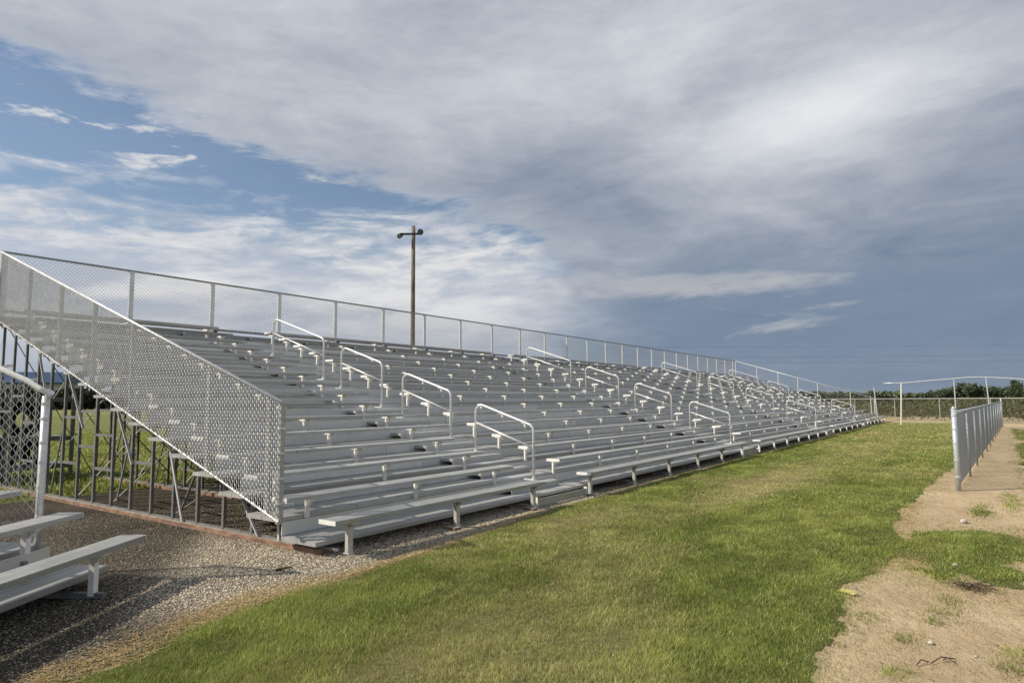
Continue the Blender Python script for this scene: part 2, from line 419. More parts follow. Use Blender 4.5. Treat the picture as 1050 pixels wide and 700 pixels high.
def gravel_mat():
    m, nt, out = mat('crushed_gravel'); P = geo(nt)
    v = nt.nodes.new('ShaderNodeTexVoronoi'); v.inputs['Scale'].default_value = 60; L(nt, P, v.inputs['Vector'])
    v2 = nt.nodes.new('ShaderNodeTexVoronoi'); v2.inputs['Scale'].default_value = 85; L(nt, P, v2.inputs['Vector'])
    sp = nt.nodes.new('ShaderNodeSeparateColor'); L(nt, v.outputs['Color'], sp.inputs[0])
    n1 = noise(nt, P, .8, 7, .65)
    c = mixc(nt, sp.outputs[0], (.32, .275, .21), (.66, .58, .45))
    c = mixc(nt, smooth(nt, v.outputs['Distance'], .35, .65), c, (.12, .10, .078))
    c = mixc(nt, mth(nt, 'MULTIPLY', smooth(nt, n1, .42, .62), .45), c, (.10, .085, .068))
    a = nt.nodes.new('ShaderNodeAttribute'); a.attribute_name = 'tint'
    s2 = nt.nodes.new('ShaderNodeSeparateColor'); L(nt, a.outputs['Color'], s2.inputs[0])
    n2 = noise(nt, P, 60, 5, .7)
    straw = mixc(nt, smooth(nt, n2, .35, .65), (.22, .15, .06), (.55, .41, .19))
    c = mixc(nt, mth(nt, 'MULTIPLY', mth(nt, 'MULTIPLY', s2.outputs[1], smooth(nt, n2, .3, .5)), .9), c, straw)
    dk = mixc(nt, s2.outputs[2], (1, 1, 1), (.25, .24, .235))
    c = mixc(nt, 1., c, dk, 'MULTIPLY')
    h = mth(nt, 'SUBTRACT', 1., mth(nt, 'ADD', v.outputs['Distance'], mth(nt, 'MULTIPLY', v2.outputs['Distance'], .5)))
    bsdf(nt, out, c, .95, 0, bump(nt, h, 1., .018), .2); return m
MT['soil'] = soil_mat(); MT['lawn'] = lawn_mat(); MT['gravel'] = gravel_mat()

# ground: one sheet to the horizon
gb = MB(); R = 3000
gb.add([(-R, -R, 0), (R, -R, 0), (R, R, 0), (-R, R, 0)], [(0, 1, 2, 3)])
tag(gb.build('ground', 'soil'), kind='structure')

def axis_lines(a, b, s0, s1, dist):
    """grid lines from a to b whose step grows with |.|"""
    out = [a]; x = a
    while x < b:
        t = min(1, abs(x) / dist); x += s0 + (s1 - s0) * t; out.append(x)
    return np.array(out)
def zone_sheet(name, fn, xs, ys, z, m, attr, minv=0.):
    X, Y = np.meshgrid(xs, ys, indexing='ij')
    g = fn(X, Y)
    c = (g[:-1, :-1] + g[1:, :-1] + g[:-1, 1:] + g[1:, 1:]) / 4
    ok = c > minv
    nx, ny = X.shape
    idx = np.arange(nx * ny).reshape(nx, ny)
    F = np.stack([idx[:-1, :-1][ok], idx[1:, :-1][ok], idx[1:, 1:][ok], idx[:-1, 1:][ok]], 1)
    used = np.unique(F); remap = np.full(nx * ny, -1); remap[used] = np.arange(len(used))
    V = np.stack([X.ravel(), Y.ravel(), np.full(nx * ny, z)], 1)[used]
    o = np_mesh(name, V, remap[F], m, attr(V[:, 0], V[:, 1]))
    return o
xs = axis_lines(-6, 60, .04, .22, 30)
ysn = np.arange(-6, 6.1, .03)
la = lambda x, y: np.stack([dryness(x, y), 0 * x, 0 * x], 1)
tag(zone_sheet('lawn', lambda x, y: grass_signed(x, y, False) - .035, xs, ysn, .008, 'lawn', la), kind='structure')
tag(zone_sheet('lawn', grass_signed, axis_lines(-30, 75, .4, .5, 30), np.arange(12.9, 90, .35), .008, 'lawn', la), kind='structure')
def dark_amt(x, y):     # darkens the chippings near the small bleacher and under the big one
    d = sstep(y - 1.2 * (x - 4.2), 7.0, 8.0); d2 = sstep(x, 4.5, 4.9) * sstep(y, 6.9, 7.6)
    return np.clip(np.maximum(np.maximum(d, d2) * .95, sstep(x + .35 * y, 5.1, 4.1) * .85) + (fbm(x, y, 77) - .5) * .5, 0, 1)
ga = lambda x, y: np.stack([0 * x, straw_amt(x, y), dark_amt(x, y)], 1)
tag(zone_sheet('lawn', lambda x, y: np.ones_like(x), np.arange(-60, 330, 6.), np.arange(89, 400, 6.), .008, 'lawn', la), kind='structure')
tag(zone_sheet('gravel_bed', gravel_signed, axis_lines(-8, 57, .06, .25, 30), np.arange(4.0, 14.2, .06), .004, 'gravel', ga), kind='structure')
# straw strip before the far field
tag(zone_sheet('straw_strip', lambda x, y: np.minimum(sstep(x + .25 * y, 51.5, 53) - .5 + (fbm(x * .6, y * .6, 5) - .5) * .4, np.minimum(y + 40, 62 - x - .3 * y)), np.arange(40, 75, .4), np.arange(-40, 40, .4), .012,
               paint('dead_straw', (.30, .24, .13), (.46, .38, .22), .95, (.6, .6, .6)), ga), kind='structure')

# ------------------------------------------------------------------ grass blades (real geometry)
CAMX, CAMY = 0., 0.
def in_view(x, y, m=.12):
    f = x * F0.x + y * F0.y; r = x * R0.x + y * R0.y
    return (f > 1.2) & (np.abs(r) < f * (.785 + m) + .6)
def blades(n, x, y, hgt, wid, col_a, lean=.6):
    th = rng.random(n) * 2 * pi; dx, dy = np.cos(th), np.sin(th)
    ph = rng.random(n) * 2 * pi; lx, ly = np.cos(ph), np.sin(ph)
    ln = rng.random(n) * lean * hgt
    z0 = .004
    b0 = np.stack([x - dx * wid / 2, y - dy * wid / 2, np.full(n, z0)], 1)
    b1 = np.stack([x + dx * wid / 2, y + dy * wid / 2, np.full(n, z0)], 1)
    mx = np.stack([x + lx * ln * .35, y + ly * ln * .35, hgt * .6], 1)
    m0 = mx - np.stack([dx, dy, 0 * dx], 1) * (wid * .4)[:, None]; m1 = mx + np.stack([dx, dy, 0 * dx], 1) * (wid * .4)[:, None]
    tp = np.stack([x + lx * ln, y + ly * ln, hgt], 1)
    V = np.stack([b0, b1, m1, m0, tp], 1).reshape(-1, 3)
    base = np.arange(n)[:, None] * 5
    tri = np.concatenate([base + np.array([[0, 1, 2]]), base + np.array([[0, 2, 3]]), base + np.array([[3, 2, 4]])])
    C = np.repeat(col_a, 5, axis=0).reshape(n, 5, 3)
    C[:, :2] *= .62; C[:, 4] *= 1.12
    return V, tri, C.reshape(-1, 3)
def blade_cols(x, y):
    n = len(x); d = dryness(x, y); r = rng.random(n)
    g1 = np.array([.16, .22, .042]); g2 = np.array([.34, .39, .10]); g3 = np.array([.48, .44, .19]); s = np.array([.62, .54, .30])
    t = np.clip(rng.random(n) * .9 + (fbm(x * 1.1, y * 1.6, 81) - .5) * 1.8, 0, 1)[:, None]
    c = g1 * (1 - t) + g2 * t
    k = (r < .15 + d * .6)[:, None]; c = np.where(k, g3 * (.7 + .5 * rng.random((n, 1))), c)
    k = (rng.random(n) < .05 + d * .38)[:, None]; c = np.where(k, s * (.6 + .5 * rng.random((n, 1))), c)
    m1 = fbm(x * 2.3, y * 3.6, 101, 4); m2 = fbm(x * 7, y * 9, 103, 3)
    c = c * (.76 + .26 * sstep(m1, .3, .7) + .20 * sstep(m2, .35, .65))[:, None]
    return c * 1.12
def scatter(x0, x1, y0, y1, dens, dist0, dist1, hgt, wid, thin=1.):
    area = (x1 - x0) * (y1 - y0); n = int(area * dens)
    x = x0 + rng.random(n) * (x1 - x0); y = y0 + rng.random(n) * (y1 - y0)
    D = np.hypot(x, y)
    k = (D >= dist0) & (D < dist1) & in_view(x, y)
    x, y = x[k], y[k]
    g = grass_signed(x, y)
    clump = fbm(x * 3.2, y * 3.2, 91, 3)
    p = (sstep(g, -.07, .12) * .9 + .12 * sstep(g, -.35, -.05)) * (.35 + .85 * clump) * (1 - .25 * dryness(x, y))
    k = rng.random(len(x)) < p
    x, y, g, clump = x[k], y[k], g[k], clump[k]; n = len(x)
    clump = .65 * clump + .35 * sstep(fbm(x * 2.3, y * 3.6, 101, 4), .25, .75)
    h = hgt * (.45 + .6 * rng.random(n)) * (.55 + .9 * clump) * (.6 + .4 * sstep(g, 0, .3))
    h = h * (1 - .3 * dryness(x, y))
    w = wid * (.6 + .8 * rng.random(n)); tall = rng.random(n) < .02; h = np.where(tall, h * 1.7, h)
    return blades(n, x, y, h, w, blade_cols(x, y), 1.0)
def lawn_blades(name, args, label):
    V = []; T = []; C = []; o = 0
    for a in args:
        v, t, c = scatter(*a); V.append(v); T.append(t + o); C.append(c); o += len(v)
    ob = np_mesh(name, np.concatenate(V), np.concatenate(T), 'blade', np.concatenate(C))
    tag(ob, label, 'grass', kind='stuff'); return ob
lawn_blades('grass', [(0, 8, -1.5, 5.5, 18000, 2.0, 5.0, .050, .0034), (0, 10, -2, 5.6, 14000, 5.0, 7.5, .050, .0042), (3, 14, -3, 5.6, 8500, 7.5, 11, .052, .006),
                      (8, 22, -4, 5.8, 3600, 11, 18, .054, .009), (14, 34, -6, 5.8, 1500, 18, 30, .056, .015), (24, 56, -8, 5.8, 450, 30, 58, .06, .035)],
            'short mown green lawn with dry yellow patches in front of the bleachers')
lawn_blades('grass', [(-16, 20, 13, 40, 260, 12, 45, .11, .03)], 'brighter green grass beyond and behind the large bleachers')

# straw litter at the lawn edge and on dirt
def straw_litter():
    n = 260000
    x = rng.random(n) * 12 + .5; y = rng.random(n) * 7 - 1.2
    k = in_view(x, y); x, y = x[k], y[k]
    s = straw_amt(x, y) * (grass_signed(x, y) < .15)
    dirt = (grass_signed(x, y) < 0) & (gravel_signed(x, y) < 0)
    p = np.clip(s ** 1.3 * 1.2 + dirt * .045, 0, 1); k = rng.random(len(x)) < p; x, y = x[k], y[k]; n = len(x)
    th = rng.random(n) * 2 * pi; ln = .02 + rng.random(n) * .05; w = .0018
    d = np.stack([np.cos(th), np.sin(th), (rng.random(n) - .3) * .35], 1) * (ln / 2)[:, None]; q = np.stack([-np.sin(th), np.cos(th), 0 * th], 1) * w
    c0 = np.stack([x, y, .010 + rng.random(n) * .012], 1)
    V = np.stack([c0 - d - q, c0 - d + q, c0 + d + q, c0 + d - q], 1).reshape(-1, 3)
    F = np.arange(n * 4).reshape(n, 4)
    C = np.repeat(np.array([[.68, .52, .27]]) * (.5 + .7 * rng.random((n, 1))), 4, axis=0)
    ob = np_mesh('straw', V, F, 'blade', C); tag(ob, 'loose dead straw along the lawn edges and bare dirt', 'straw', kind='stuff')
straw_litter()

# pebbles
ico = np.array([[0, 0, -1], [.72, -.53, -.45], [-.28, -.85, -.45], [-.89, 0, -.45], [-.28, .85, -.45], [.72, .53, -.45], [.28, -.85, .45], [-.72, -.53, .45], [-.72, .53, .45], [.28, .85, .45], [.89, 0, .45], [0, 0, 1]])
icf = np.array([[0, 1, 2], [1, 0, 5], [0, 2, 3], [0, 3, 4], [0, 4, 5], [1, 5, 10], [2, 1, 6], [3, 2, 7], [4, 3, 8], [5, 4, 9], [1, 10, 6], [2, 6, 7], [3, 7, 8], [4, 8, 9], [5, 9, 10], [6, 10, 11], [7, 6, 11], [8, 7, 11], [9, 8, 11], [10, 9, 11]])
def pebbles(name, x, y, size, cols, label, z=0.004):
    n = len(x); a = rng.random(n) * 2 * pi
    base = ico[None] * (1 + (rng.random((n, 12, 1)) - .5) * .5) * (np.stack([size * (.8 + .5 * rng.random(n)), size * (.6 + .4 * rng.random(n)), size * (.35 + .4 * rng.random(n))], 1))[:, None]
    ca, sa = np.cos(a)[:, None], np.sin(a)[:, None]
    V = np.stack([base[..., 0] * ca - base[..., 1] * sa + x[:, None], base[..., 0] * sa + base[..., 1] * ca + y[:, None], base[..., 2] + z + (size * .25)[:, None]], -1).reshape(-1, 3)
    F = (icf[None] + (np.arange(n) * 12)[:, None, None]).reshape(-1, 3)
    ob = np_mesh(name, V, F, 'stone', np.repeat(cols, 12, axis=0)); tag(ob, label, 'gravel', kind='stuff'); return ob
n = 330000
x = rng.random(n) * 11 + .3; y = rng.random(n) * 8.0 + 4.3
k = in_view(x, y) & (gravel_signed(x, y) > .03) & (np.hypot(x, y) < 11.8); x, y = x[k], y[k]
k = rng.random(len(x)) < (.25 + .75 * fbm(x * 2, y * 2, 14)); x, y = x[k], y[k]
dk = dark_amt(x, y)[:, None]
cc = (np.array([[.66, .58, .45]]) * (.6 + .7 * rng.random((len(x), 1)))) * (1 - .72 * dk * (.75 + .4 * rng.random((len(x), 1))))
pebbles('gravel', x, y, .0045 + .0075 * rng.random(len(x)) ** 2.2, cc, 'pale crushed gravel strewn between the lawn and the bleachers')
n = 5000
x = rng.random(n) * 14 + 3; y = rng.random(n) * 3.5 - 2.4
k = in_view(x, y) & (grass_signed(x, y) < 0); x, y = x[k], y[k]
pebbles('dirt_pebbles', x, y, .003 + .006 * rng.random(len(x)) ** 2, np.array([[.34, .27, .19]]) * (.5 + .8 * rng.random((len(x), 1))), 'small pebbles and crumbs of soil on the bare dirt', 0.)

# ------------------------------------------------------------------ THE LARGE BLEACHER
T, RS = .62, .203
NF = 28
def fbz(i): return .16 + RS * i
def fby(i): return 5.88 + T * i
def szz(i): return .415 + RS * i
def sy(i): return 5.56 + T * i
FRX = [4.86 + 1.81 * n for n in range(NF)]
X0, X1 = 4.62, 54.0
GX0, GX1 = 4.70, 53.9
AISLE = [(8.70, 10.12), (19.55, 20.98), (32.25, 33.68), (43.75, 45.2)]
RAILX = [9.43, 20.26, 33.03, 44.5]
SEG = []; a0 = X0
for (p, q) in AISLE: SEG.append((a0, p)); a0 = q
SEG.append((a0, X1))
big = empty('bleacher', (4.6, 5.5, 0))
tag(big, 'long aluminium grandstand bleacher of sixteen tiers with four stepped aisles and chain link guards', 'bleacher')
def seat_prof(y, z, w=.265, t=.042):
    e = .006
    return [(y + e, z), (y, z - e), (y, z - t), (y + .012, z - t), (y + .016, z - .012), (y + w - .016, z - .012), (y + w - .012, z - t), (y + w, z - t), (y + w, z - e), (y + w - e, z)][::-1]
for i in range(16):
    for k, (a, b) in enumerate(SEG):
        aa = a if (k or i == 0) else (4.48 + .0284 * (sy(i) - 6.26) + (.02 if i > 1 else -.01))
        bb = b if (k < 4) else b - .22
        s = MB().extrude_x(seat_prof(sy(i), szz(i)), aa, bb).build('seat', 'seat', big)
        for ex, sgn in ((aa, -1), (bb, 1)):
            ec = MB(); ec.box(ex - .002 if sgn < 0 else ex + .002, ex + .006 * sgn, sy(i) - .003, sy(i) + .268, szz(i) - .046, szz(i) + .002)
            ec.build('end_cap', 'endcap', s)
    # foot boards: two planks per tread
    fa, fb_ = (X0, X1) if i == 0 else (X0 + (-.04 + .009 * (i - 1)), X1 - .2)
    m = MB()
    y0 = fby(i)
    m.extrude_x([(y0 + .005, fbz(i)), (y0, fbz(i) - .006), (y0, fbz(i) - .045), (y0 + .305, fbz(i) - .045), (y0 + .305, fbz(i))][::-1], fa, fb_)
    m.extrude_x([(y0 + .313, fbz(i)), (y0 + .313, fbz(i) - .045), (y0 + .60, fbz(i) - .045), (y0 + .60, fbz(i))][::-1], fa, fb_)
    m.build('footboard', 'foot', big)
    if i < 15:
        MB().box(fa + (.01 if i == 0 else .30), fb_ - .01, y0 + .604, y0 + .614, fbz(i) + .004, fbz(i) + .155).build('riser', 'riser', big)
    # half steps in the aisles
    if i < 15:
        for (a, b) in AISLE:
            m = MB()
            m.extrude_x([(y0 + .32, fbz(i) + .10), (y0 + .32, fbz(i) + .055), (y0 + .60, fbz(i) + .055), (y0 + .60, fbz(i) + .10)][::-1], a - .02, b + .02)
            m.box(a - .015, b + .015, y0 + .325, y0 + .332, fbz(i) + .002, fbz(i) + .055)
            m.build('step', 'foot', big)
# kick panels in front of the aisles
for (a, b) in AISLE:
    p = MB().box(a - .06, b + .08, 5.695, 5.71, .018, .135).build('kick_panel', 'panel', big)
    MB().box(b + .082, b + .10, 5.68, 5.74, .0, .16).build('panel_bracket', 'bracket', p)
    MB().box(a - .075, a - .062, 5.67, 5.75, .0, .17).build('panel_bracket', 'bracket', p)

# seat brackets: plate post + arm along the seat depth
def bracket_mesh(first):
    m = MB()
    if first:
        m.box(-.035, .035, -.02, .03, .03, .339)
        m.box(-.055, .055, -.10, .125, .340, .370)
        m.add([(-.035, -.022, .30), (.035, -.022, .30), (.035, -.10, .354), (-.035, -.10, .354), (-.035, -.021, .25), (.035, -.021, .25)], [(0, 1, 2, 3), (4, 5, 1, 0)])
        m.box(-.045, .045, -.04, .05, 0.012, .029)
    else:
        m.box(-.028, .028, .0, .03, -.045, .1695)
        m.box(-.034, .034, -.09, .155, .170, .204)
        m.box(-.006, .006, -.10, -.002, .14, .196)
        m.add([(-.02, -.002, .08), (.02, -.002, .08), (.02, -.135, .194), (-.02, -.135, .194)], [(0, 1, 2, 3)])
    me = bpy.data.meshes.new('seat_bracket'); me.from_pydata(m.v, [], m.f); me.update(); me.materials.append(MT['firstleg' if first else 'bracket']); return me, m
me0, _ = bracket_mesh(True); me1, mm1 = bracket_mesh(False)
off = big.location
spots = []
for i in range(16):
    for n, x in enumerate(FRX):
        if i == 0: pos = (x + .06, 5.69, 0.0); me = me0
        else: pos = (x + .10, 6.462 + T * (i - 1), szz(i) - .042 - .207); me = me1
        if any(a - .02 < pos[0] < b + .02 for a, b in AISLE):
            for a, b in AISLE:
                if a - .02 < pos[0] < b + .02: pos = (((a - .1) if pos[0] < (a + b) / 2 else b + .09), pos[1], pos[2])
        spots.append((math.hypot(pos[0], pos[1]), pos, me))
    for a, b in AISLE:
        for xx in (a - .12, b + .10):
            if all(abs(xx - s[1][0]) > .25 or abs(s[1][1] - (5.69 if i == 0 else 6.462 + T * (i - 1))) > .1 for s in spots):
                pos = (xx, 5.69, 0.) if i == 0 else (xx, 6.462 + T * (i - 1), szz(i) - .249)
                spots.append((math.hypot(pos[0], pos[1]), pos, me0 if i == 0 else me1))
spots.sort(key=lambda s: s[0])
for d, pos, me in spots[:100]:
    o = bpy.data.objects.new('seat_bracket', me); COL.objects.link(o); o.parent = big
    o.location = (pos[0] - off.x, pos[1] - off.y, pos[2])
rest = MB()
for d, pos, me in spots[100:]:
    vs = [(v.co.x + pos[0], v.co.y + pos[1], v.co.z + pos[2]) for v in me.vertices]
    rest.add(vs, [tuple(p.vertices) for p in me.polygons])
tag(rest.build('seat_brackets', 'bracket', big), kind='stuff')

# support frames
BOT = 6.69
for n, x in enumerate(FRX):
    x = x - .06
    m = MB()
    for k in range(16):
        y = BOT + T * k; i = (y - 5.88) / T
        top = fbz(int(i)) - .047
        # C section upright
        m.box(x - .02, x + .02, y - .022, y - .016, .062, top); m.box(x - .02, x - .015, y - .016, y + .022, .062, top); m.box(x + .015, x + .02, y - .016, y + .022, .062, top)
        # tread bearer
        m.box(x - .018, x + .018, 5.9 + T * int(i) + .002, 6.47 + T * int(i), top + .001, top + .0015 + .0)if False else None
        m.box(x - .025, x + .025, fby(int(i)) + .02, fby(int(i)) + .585, top - .045, top - .001) if int(i) % 1 == 0 and n % 1 == 0 and k > 0 else None
    for (k, zs) in ((7, (1.15, .62)), (8, (1.52, .95)), (9, (1.42, .66)), (5, (.78,)), (11, (1.9, 1.1)), (12, (2.1, 1.3, .6)), (14, (2.4, 1.5)), (13, (1.8,))):
        y = BOT + T * k
        for z in zs: m.box(x - .014, x + .014, y + .023, y + T - .023, z - .022, z + .022)
    # diagonal struts in the frame plane
    for k in (3, 6, 10, 13):
        y = BOT + T * k
        m.bar((x + .045, y + T * .9, .1), (x + .045, y + .08, min(fbz(k + 1) - .15, 1.5)), .03, .02)
    m.box(x - .014, x + .014, 5.72, 16.1, .0615, .085)
    m.build('support_frame', 'frame', big)
    MB().box(x - .075, x + .075, 5.93 if n == 0 else 6.0, 16.3, .0, .06).build('sill', 'sill', big)
    if n:
        MB().box(x - .03, x + .09, 5.60, 5.78, 0., .035).build('footing_block', 'sill' if n < 3 else 'frame', big)
    else:
        MB().box(x + .03, x + .13, 5.58, 5.74, -.01, .012).build('footing_block', 'sill', big)
# cross bracing between frames
for n in range(NF - 1):
    xa, xb = FRX[n] - .04, FRX[n + 1] - .08
    if n > 15: mrest = MB() if n == 16 else mrest
    for j, k in enumerate((1, 4, 7, 9, 12, 15)):
        m = MB() if n <= 15 else mrest
        y = BOT + T * k + .05; top = fbz(k + 1) - .12
        m.bar((xa, y, .1), (xb, y, top), .026, .012); m.bar((xa, y + .008, top), (xb, y + .008, .1), .026, .012)
        if n <= 15: m.build('cross_brace', 'frame', big)
tag(mrest.build('cross_braces', 'frame', big), kind='stuff')
# bright loose-looking struts on the near end
for (ya, za, yb, zb) in ((7.48, .46, 7.12, .07), (9.28, 1.05, 8.86, .07), (11.0, 1.72, 10.32, .75), (12.75, 2.18, 12.05, 1.25), (14.1, 2.62, 13.6, 1.75), (6.75, .26, 6.72, .07)):
    MB().bar((4.77, ya, za), (4.76, yb, zb), .035, .02).build('strut', 'brace', big)

# handrails
ROWS = [(1, 3), (4, 6), (7, 9), (10, 13)]
def arc(c, r, a0, a1, ax='yz', n=6):
    return [(c[0], c[1] + r * cos(a0 + (a1 - a0) * i / n), c[2] + r * sin(a0 + (a1 - a0) * i / n)) for i in range(n + 1)]
for X in RAILX:
    for (ja, jb) in ROWS:
        ya = 6.27 + T * (ja - 1); yb = 6.27 + T * (jb - 1) + .02
        za = fbz(ja) - .02; zb = fbz(jb) - .02
        sl = math.atan((zb - za) / (yb - ya)); r = .13
        H = .885
        ta = za + H; tb = ta + (yb - ya) * math.tan(sl)
        # front bend: from up (+z) to direction (+y, slope)
        pts = [(X, ya, za)]
        cen = (X, ya + r, ta - r * .75)
        a1 = pi / 2 + sl
        pts += [(X, cen[1] + r * cos(t), cen[2] + r * sin(t)) for t in np.linspace(pi, a1, 7)]
        zc_line = lambda y: pts[-1][2] + 0
        p_end = pts[-1]
        # rear bend, around centre c2 : from slope direction to straight down
        yb_c = yb - r
        # tangent line continues from p_end with slope
        # circle centre offset perpendicular below the line
        cy = yb_c; 
        t0 = pi / 2 + sl
        line_z = p_end[2] + (cy + r * cos(t0) - p_end[1]) * math.tan(sl)
        cz = line_z - r * sin(t0)
        pts += [(X, cy + r * cos(t), cz + r * sin(t)) for t in np.linspace(t0, 0, 9)]
        pts.append((X, yb, zb))
        h = MB().tube(pts, .0215, 10).build('handrail', 'rail', big, smooth_=True)
        MB().tube([(X, ya + .02, ta - .37), (X, yb - .02, ta - .37 + (yb - ya) * math.tan(sl))], .0185, 8).build('mid_rail', 'rail', h, smooth_=True)
        for y, z in ((ya, za), (yb, zb)):
            m = MB(); m.box(X - .02, X + .02, y - .02, y + .25, z - .03, z - .012); m.tube([(X, y, z - .028), (X, y, z + .03)], .032, 10)
            m.build('base_flange', 'riser', h)

# guards
GS = .3263
GY0, GY1 = 6.26, 16.12
def gtop(y): return 1.66 + (4.737 - 1.66) * (y - GY0) / (GY1 - GY0)
def gbot(y): return .372 + (3.34 - .372) * (y - GY0) / (GY1 - GY0)
def gskew(y): return 4.242 / (4.7 / y - .0284)
def side_guard(gx, left):
    dxn = .28 if left else 0.
    gX = lambda y: gx - dxn * (GY1 - y) / (GY1 - GY0)
    gobj = MB().tube([(gX(GY0), GY0 - .01, gtop(GY0)), (gX(GY1), GY1, gtop(GY1))], .021, 10).build('guard_fence', 'post', big, smooth_=True)
    MB().tube([(gX(GY0), GY0, gbot(GY0)), (gX(GY1), GY1, gbot(GY1))], .014, 8).build('bottom_rail', 'rail', gobj)
    ys = [6.69, 6.92, 8.25, 10.42, 11.76, 13.12, 14.6, 16.1]
    for q, y in enumerate(ys):
        y = gskew(y); x = gX(y) + .035
        w = .026 if q else .028
        MB().box(x - w, x + w, y - w, y + w, gbot(y) - .04, gtop(y) - .025).build('post', 'sidepost' if left else 'post', gobj)
    for k in range(4): MB().tube([(gX(GY0) + .035, gskew(6.69), .55 + .27 * k), (gX(GY0) + .035, gskew(6.69), .575 + .27 * k)], .042, 10).build('tie_band', 'rail', gobj)
    dvec = Vector((gX(GY1) - gX(GY0), GY1 - GY0, 0)); ll = dvec.length; dvec.normalize()
    chain_link((gX(GY0) - .012, GY0, 0), tuple(dvec), ll, lambda s: gbot(GY0 + s), lambda s: gtop(GY0 + s), gobj, 'wire' if left else 'wiredull', d=.080 if left else .07, r=.0050 if left else .0016, weave=.008)
    return gobj
lg = side_guard(GX0, True)
rg = side_guard(GX1, False)
MB().tube([(GX1, 6.20, .4), (GX1, 6.20, gtop(6.26) - .06), (GX1, 6.23, gtop(6.26) - .01), (GX1, 6.30, gtop(6.3))], .02, 8).build('end_loop', 'post', rg)
# back guard
bg = MB().box(GX0, GX1, 16.12, 16.155, 4.725, 4.765).build('guard_fence', 'dullrail', big)
MB().box(GX0, GX1, 16.12, 16.16, 3.50, 3.56).build('bottom_rail', 'dullrail', bg)
MB().box(GX0, GX1, 16.12, 16.15, 3.385, 3.425).build('bottom_rail', 'dullrail', bg)
for k in range(-1, 24):
    x = GX0 + .05 if k < 0 else 7.224 + 1.9975 * k
    MB().box(x - .052, x + .052, 16.07, 16.115, 3.22, 4.722).build('post', 'post', bg)
for k in range(24):
    x = 7.224 + 1.9975 * k; MB().box(x + .05, x + .15, 16.05, 16.118, 3.43, 3.497).build('clamp', 'dark', bg)
MB().box(X0 + .12, X1 - .2, 16.02, 16.04, 3.21, 3.40).build('toe_board', 'dullrail', bg)
MB().box(X0 + .12, X1 - .2, 15.81, 16.018, 3.17, 3.205).build('walkway_plank', 'foot', big)
diamond_sheet((GX0, 16.14, 0), (1, 0, 0), GX1 - GX0, 3.56, 4.725, bg, 'wiredull', d=.085, r=.0030)
# cream panel fixed behind the top corner
pnl = MB()
pnl.box(4.35, 4.62, 16.30, 16.33, 3.2, 4.62)
p_ = pnl.build('corner_panel', 'signwhite', big)
for z in (3.5, 3.8, 4.1, 4.4): MB().box(4.36, 4.66, 16.285, 16.298, z - .01, z + .01).build('panel_batten', 'dullrail', p_)

# ------------------------------------------------------------------ THE SMALL BLEACHER
TH = radians(32.5)
sm = empty('bleacher', (3.12, 6.44, 0), TH)
tag(sm, 'low bleacher at the left edge, its plank seats cut off by the picture border', 'bleacher')
LEN = 4.6
# local x along seats (away from camera), local y towards the higher rows
for i in range(5):
    y = .0 + T * i; z = .43 + RS * i
    s = MB().extrude_x(seat_prof(y, z, .25, .045), -LEN, 0).build('seat', 'seat', sm, True)
    MB().box(.002, .006, y - .002, y + .252, z - .048, z + .002).build('end_cap', 'endcap', s, True)
    yf = y + .30; zf = z - .262
    fb = MB(); fb.extrude_x([(yf + .005, zf), (yf, zf - .006), (yf, zf - .05), (yf + .27, zf - .05), (yf + .27, zf)][::-1], -LEN, -.06)
    fb.extrude_x([(yf + .278, zf), (yf + .278, zf - .05), (yf + .54, zf - .05), (yf + .54, zf)][::-1], -LEN, -.06)
    fb.build('footboard', 'seat', sm, True)
    if i < 4:
        MB().box(-LEN, -.1, yf + .548, yf + .56, zf + .005, zf + .175).build('riser', 'riser', sm, True)
    for xx in (-.52, -2.3, -4.1):
        m = MB()
        zb = 0.03 if i == 0 else z - .26
        m.box(xx - .03, xx + .03, y + .10, y + .15, zb, z - .060)
        m.box(xx - .035, xx + .035, y + .015, y + .235, z - .0595, z - .047)
        m.add([(xx - .03, y + .098, z - .13), (xx + .03, y + .098, z - .13), (xx + .03, y + .02, z - .062), (xx - .03, y + .02, z - .062)], [(0, 1, 2, 3)])
        m.build('seat_bracket', 'bracket', sm, True)
for xx in (-.52, -2.3, -4.1):
    m = MB()
    for i in range(1, 5):
        y = T * i + .13; m.box(xx - .02, xx + .02, y - .02, y + .02, .06, .165 + RS * i - .06)
    m.box(xx - .025, xx + .025, .02, 2.9, .01, .055)
    m.bar((xx + .03, .35, .08), (xx + .03, 1.3, .32), .03); m.bar((xx + .03, 2.6, .08), (xx + .03, 1.4, .4), .03)
    m.build('support_frame', 'frame', sm, True)
# end guard
gx = -.15; gy = .93
def sgt(y): return 1.76 + .44 * (y - gy)
def sgb(y): return .30 + .40 * (y - gy)
rp = [(gx, gy - .03, sgt(gy) - .005)] + [(gx, gy + .06, sgt(gy) + .035), (gx, gy + .2, sgt(gy + .2) + .03), (gx, gy + 2.2, sgt(gy + 2.2))]
sg = MB().tube(rp, .027, 10).build('guard_fence', 'whitepipe', sm, True, smooth_=True)
MB().tube([(gx, gy, .02), (gx, gy, sgt(gy) - .03)], .030, 12).build('post', 'rail', sg, True, smooth_=True)
MB().tube([(gx, gy + 1.9, .02), (gx, gy + 1.9, sgt(gy + 1.9) - .03)], .03, 12).build('post', 'rail', sg, True, smooth_=True)
for z in (.62, .9, 1.12, 1.3, 1.52, 1.66): MB().tube([(gx, gy, z - .012), (gx, gy, z + .012)], .036, 10).build('tie_band', 'rail', sg, True)
MB().tube([(gx + .03, gy + .01, sgt(gy) - .05), (gx, gy - .05, sgt(gy) + .005)], .03, 8).build('rail_end', 'rail', sg, True)
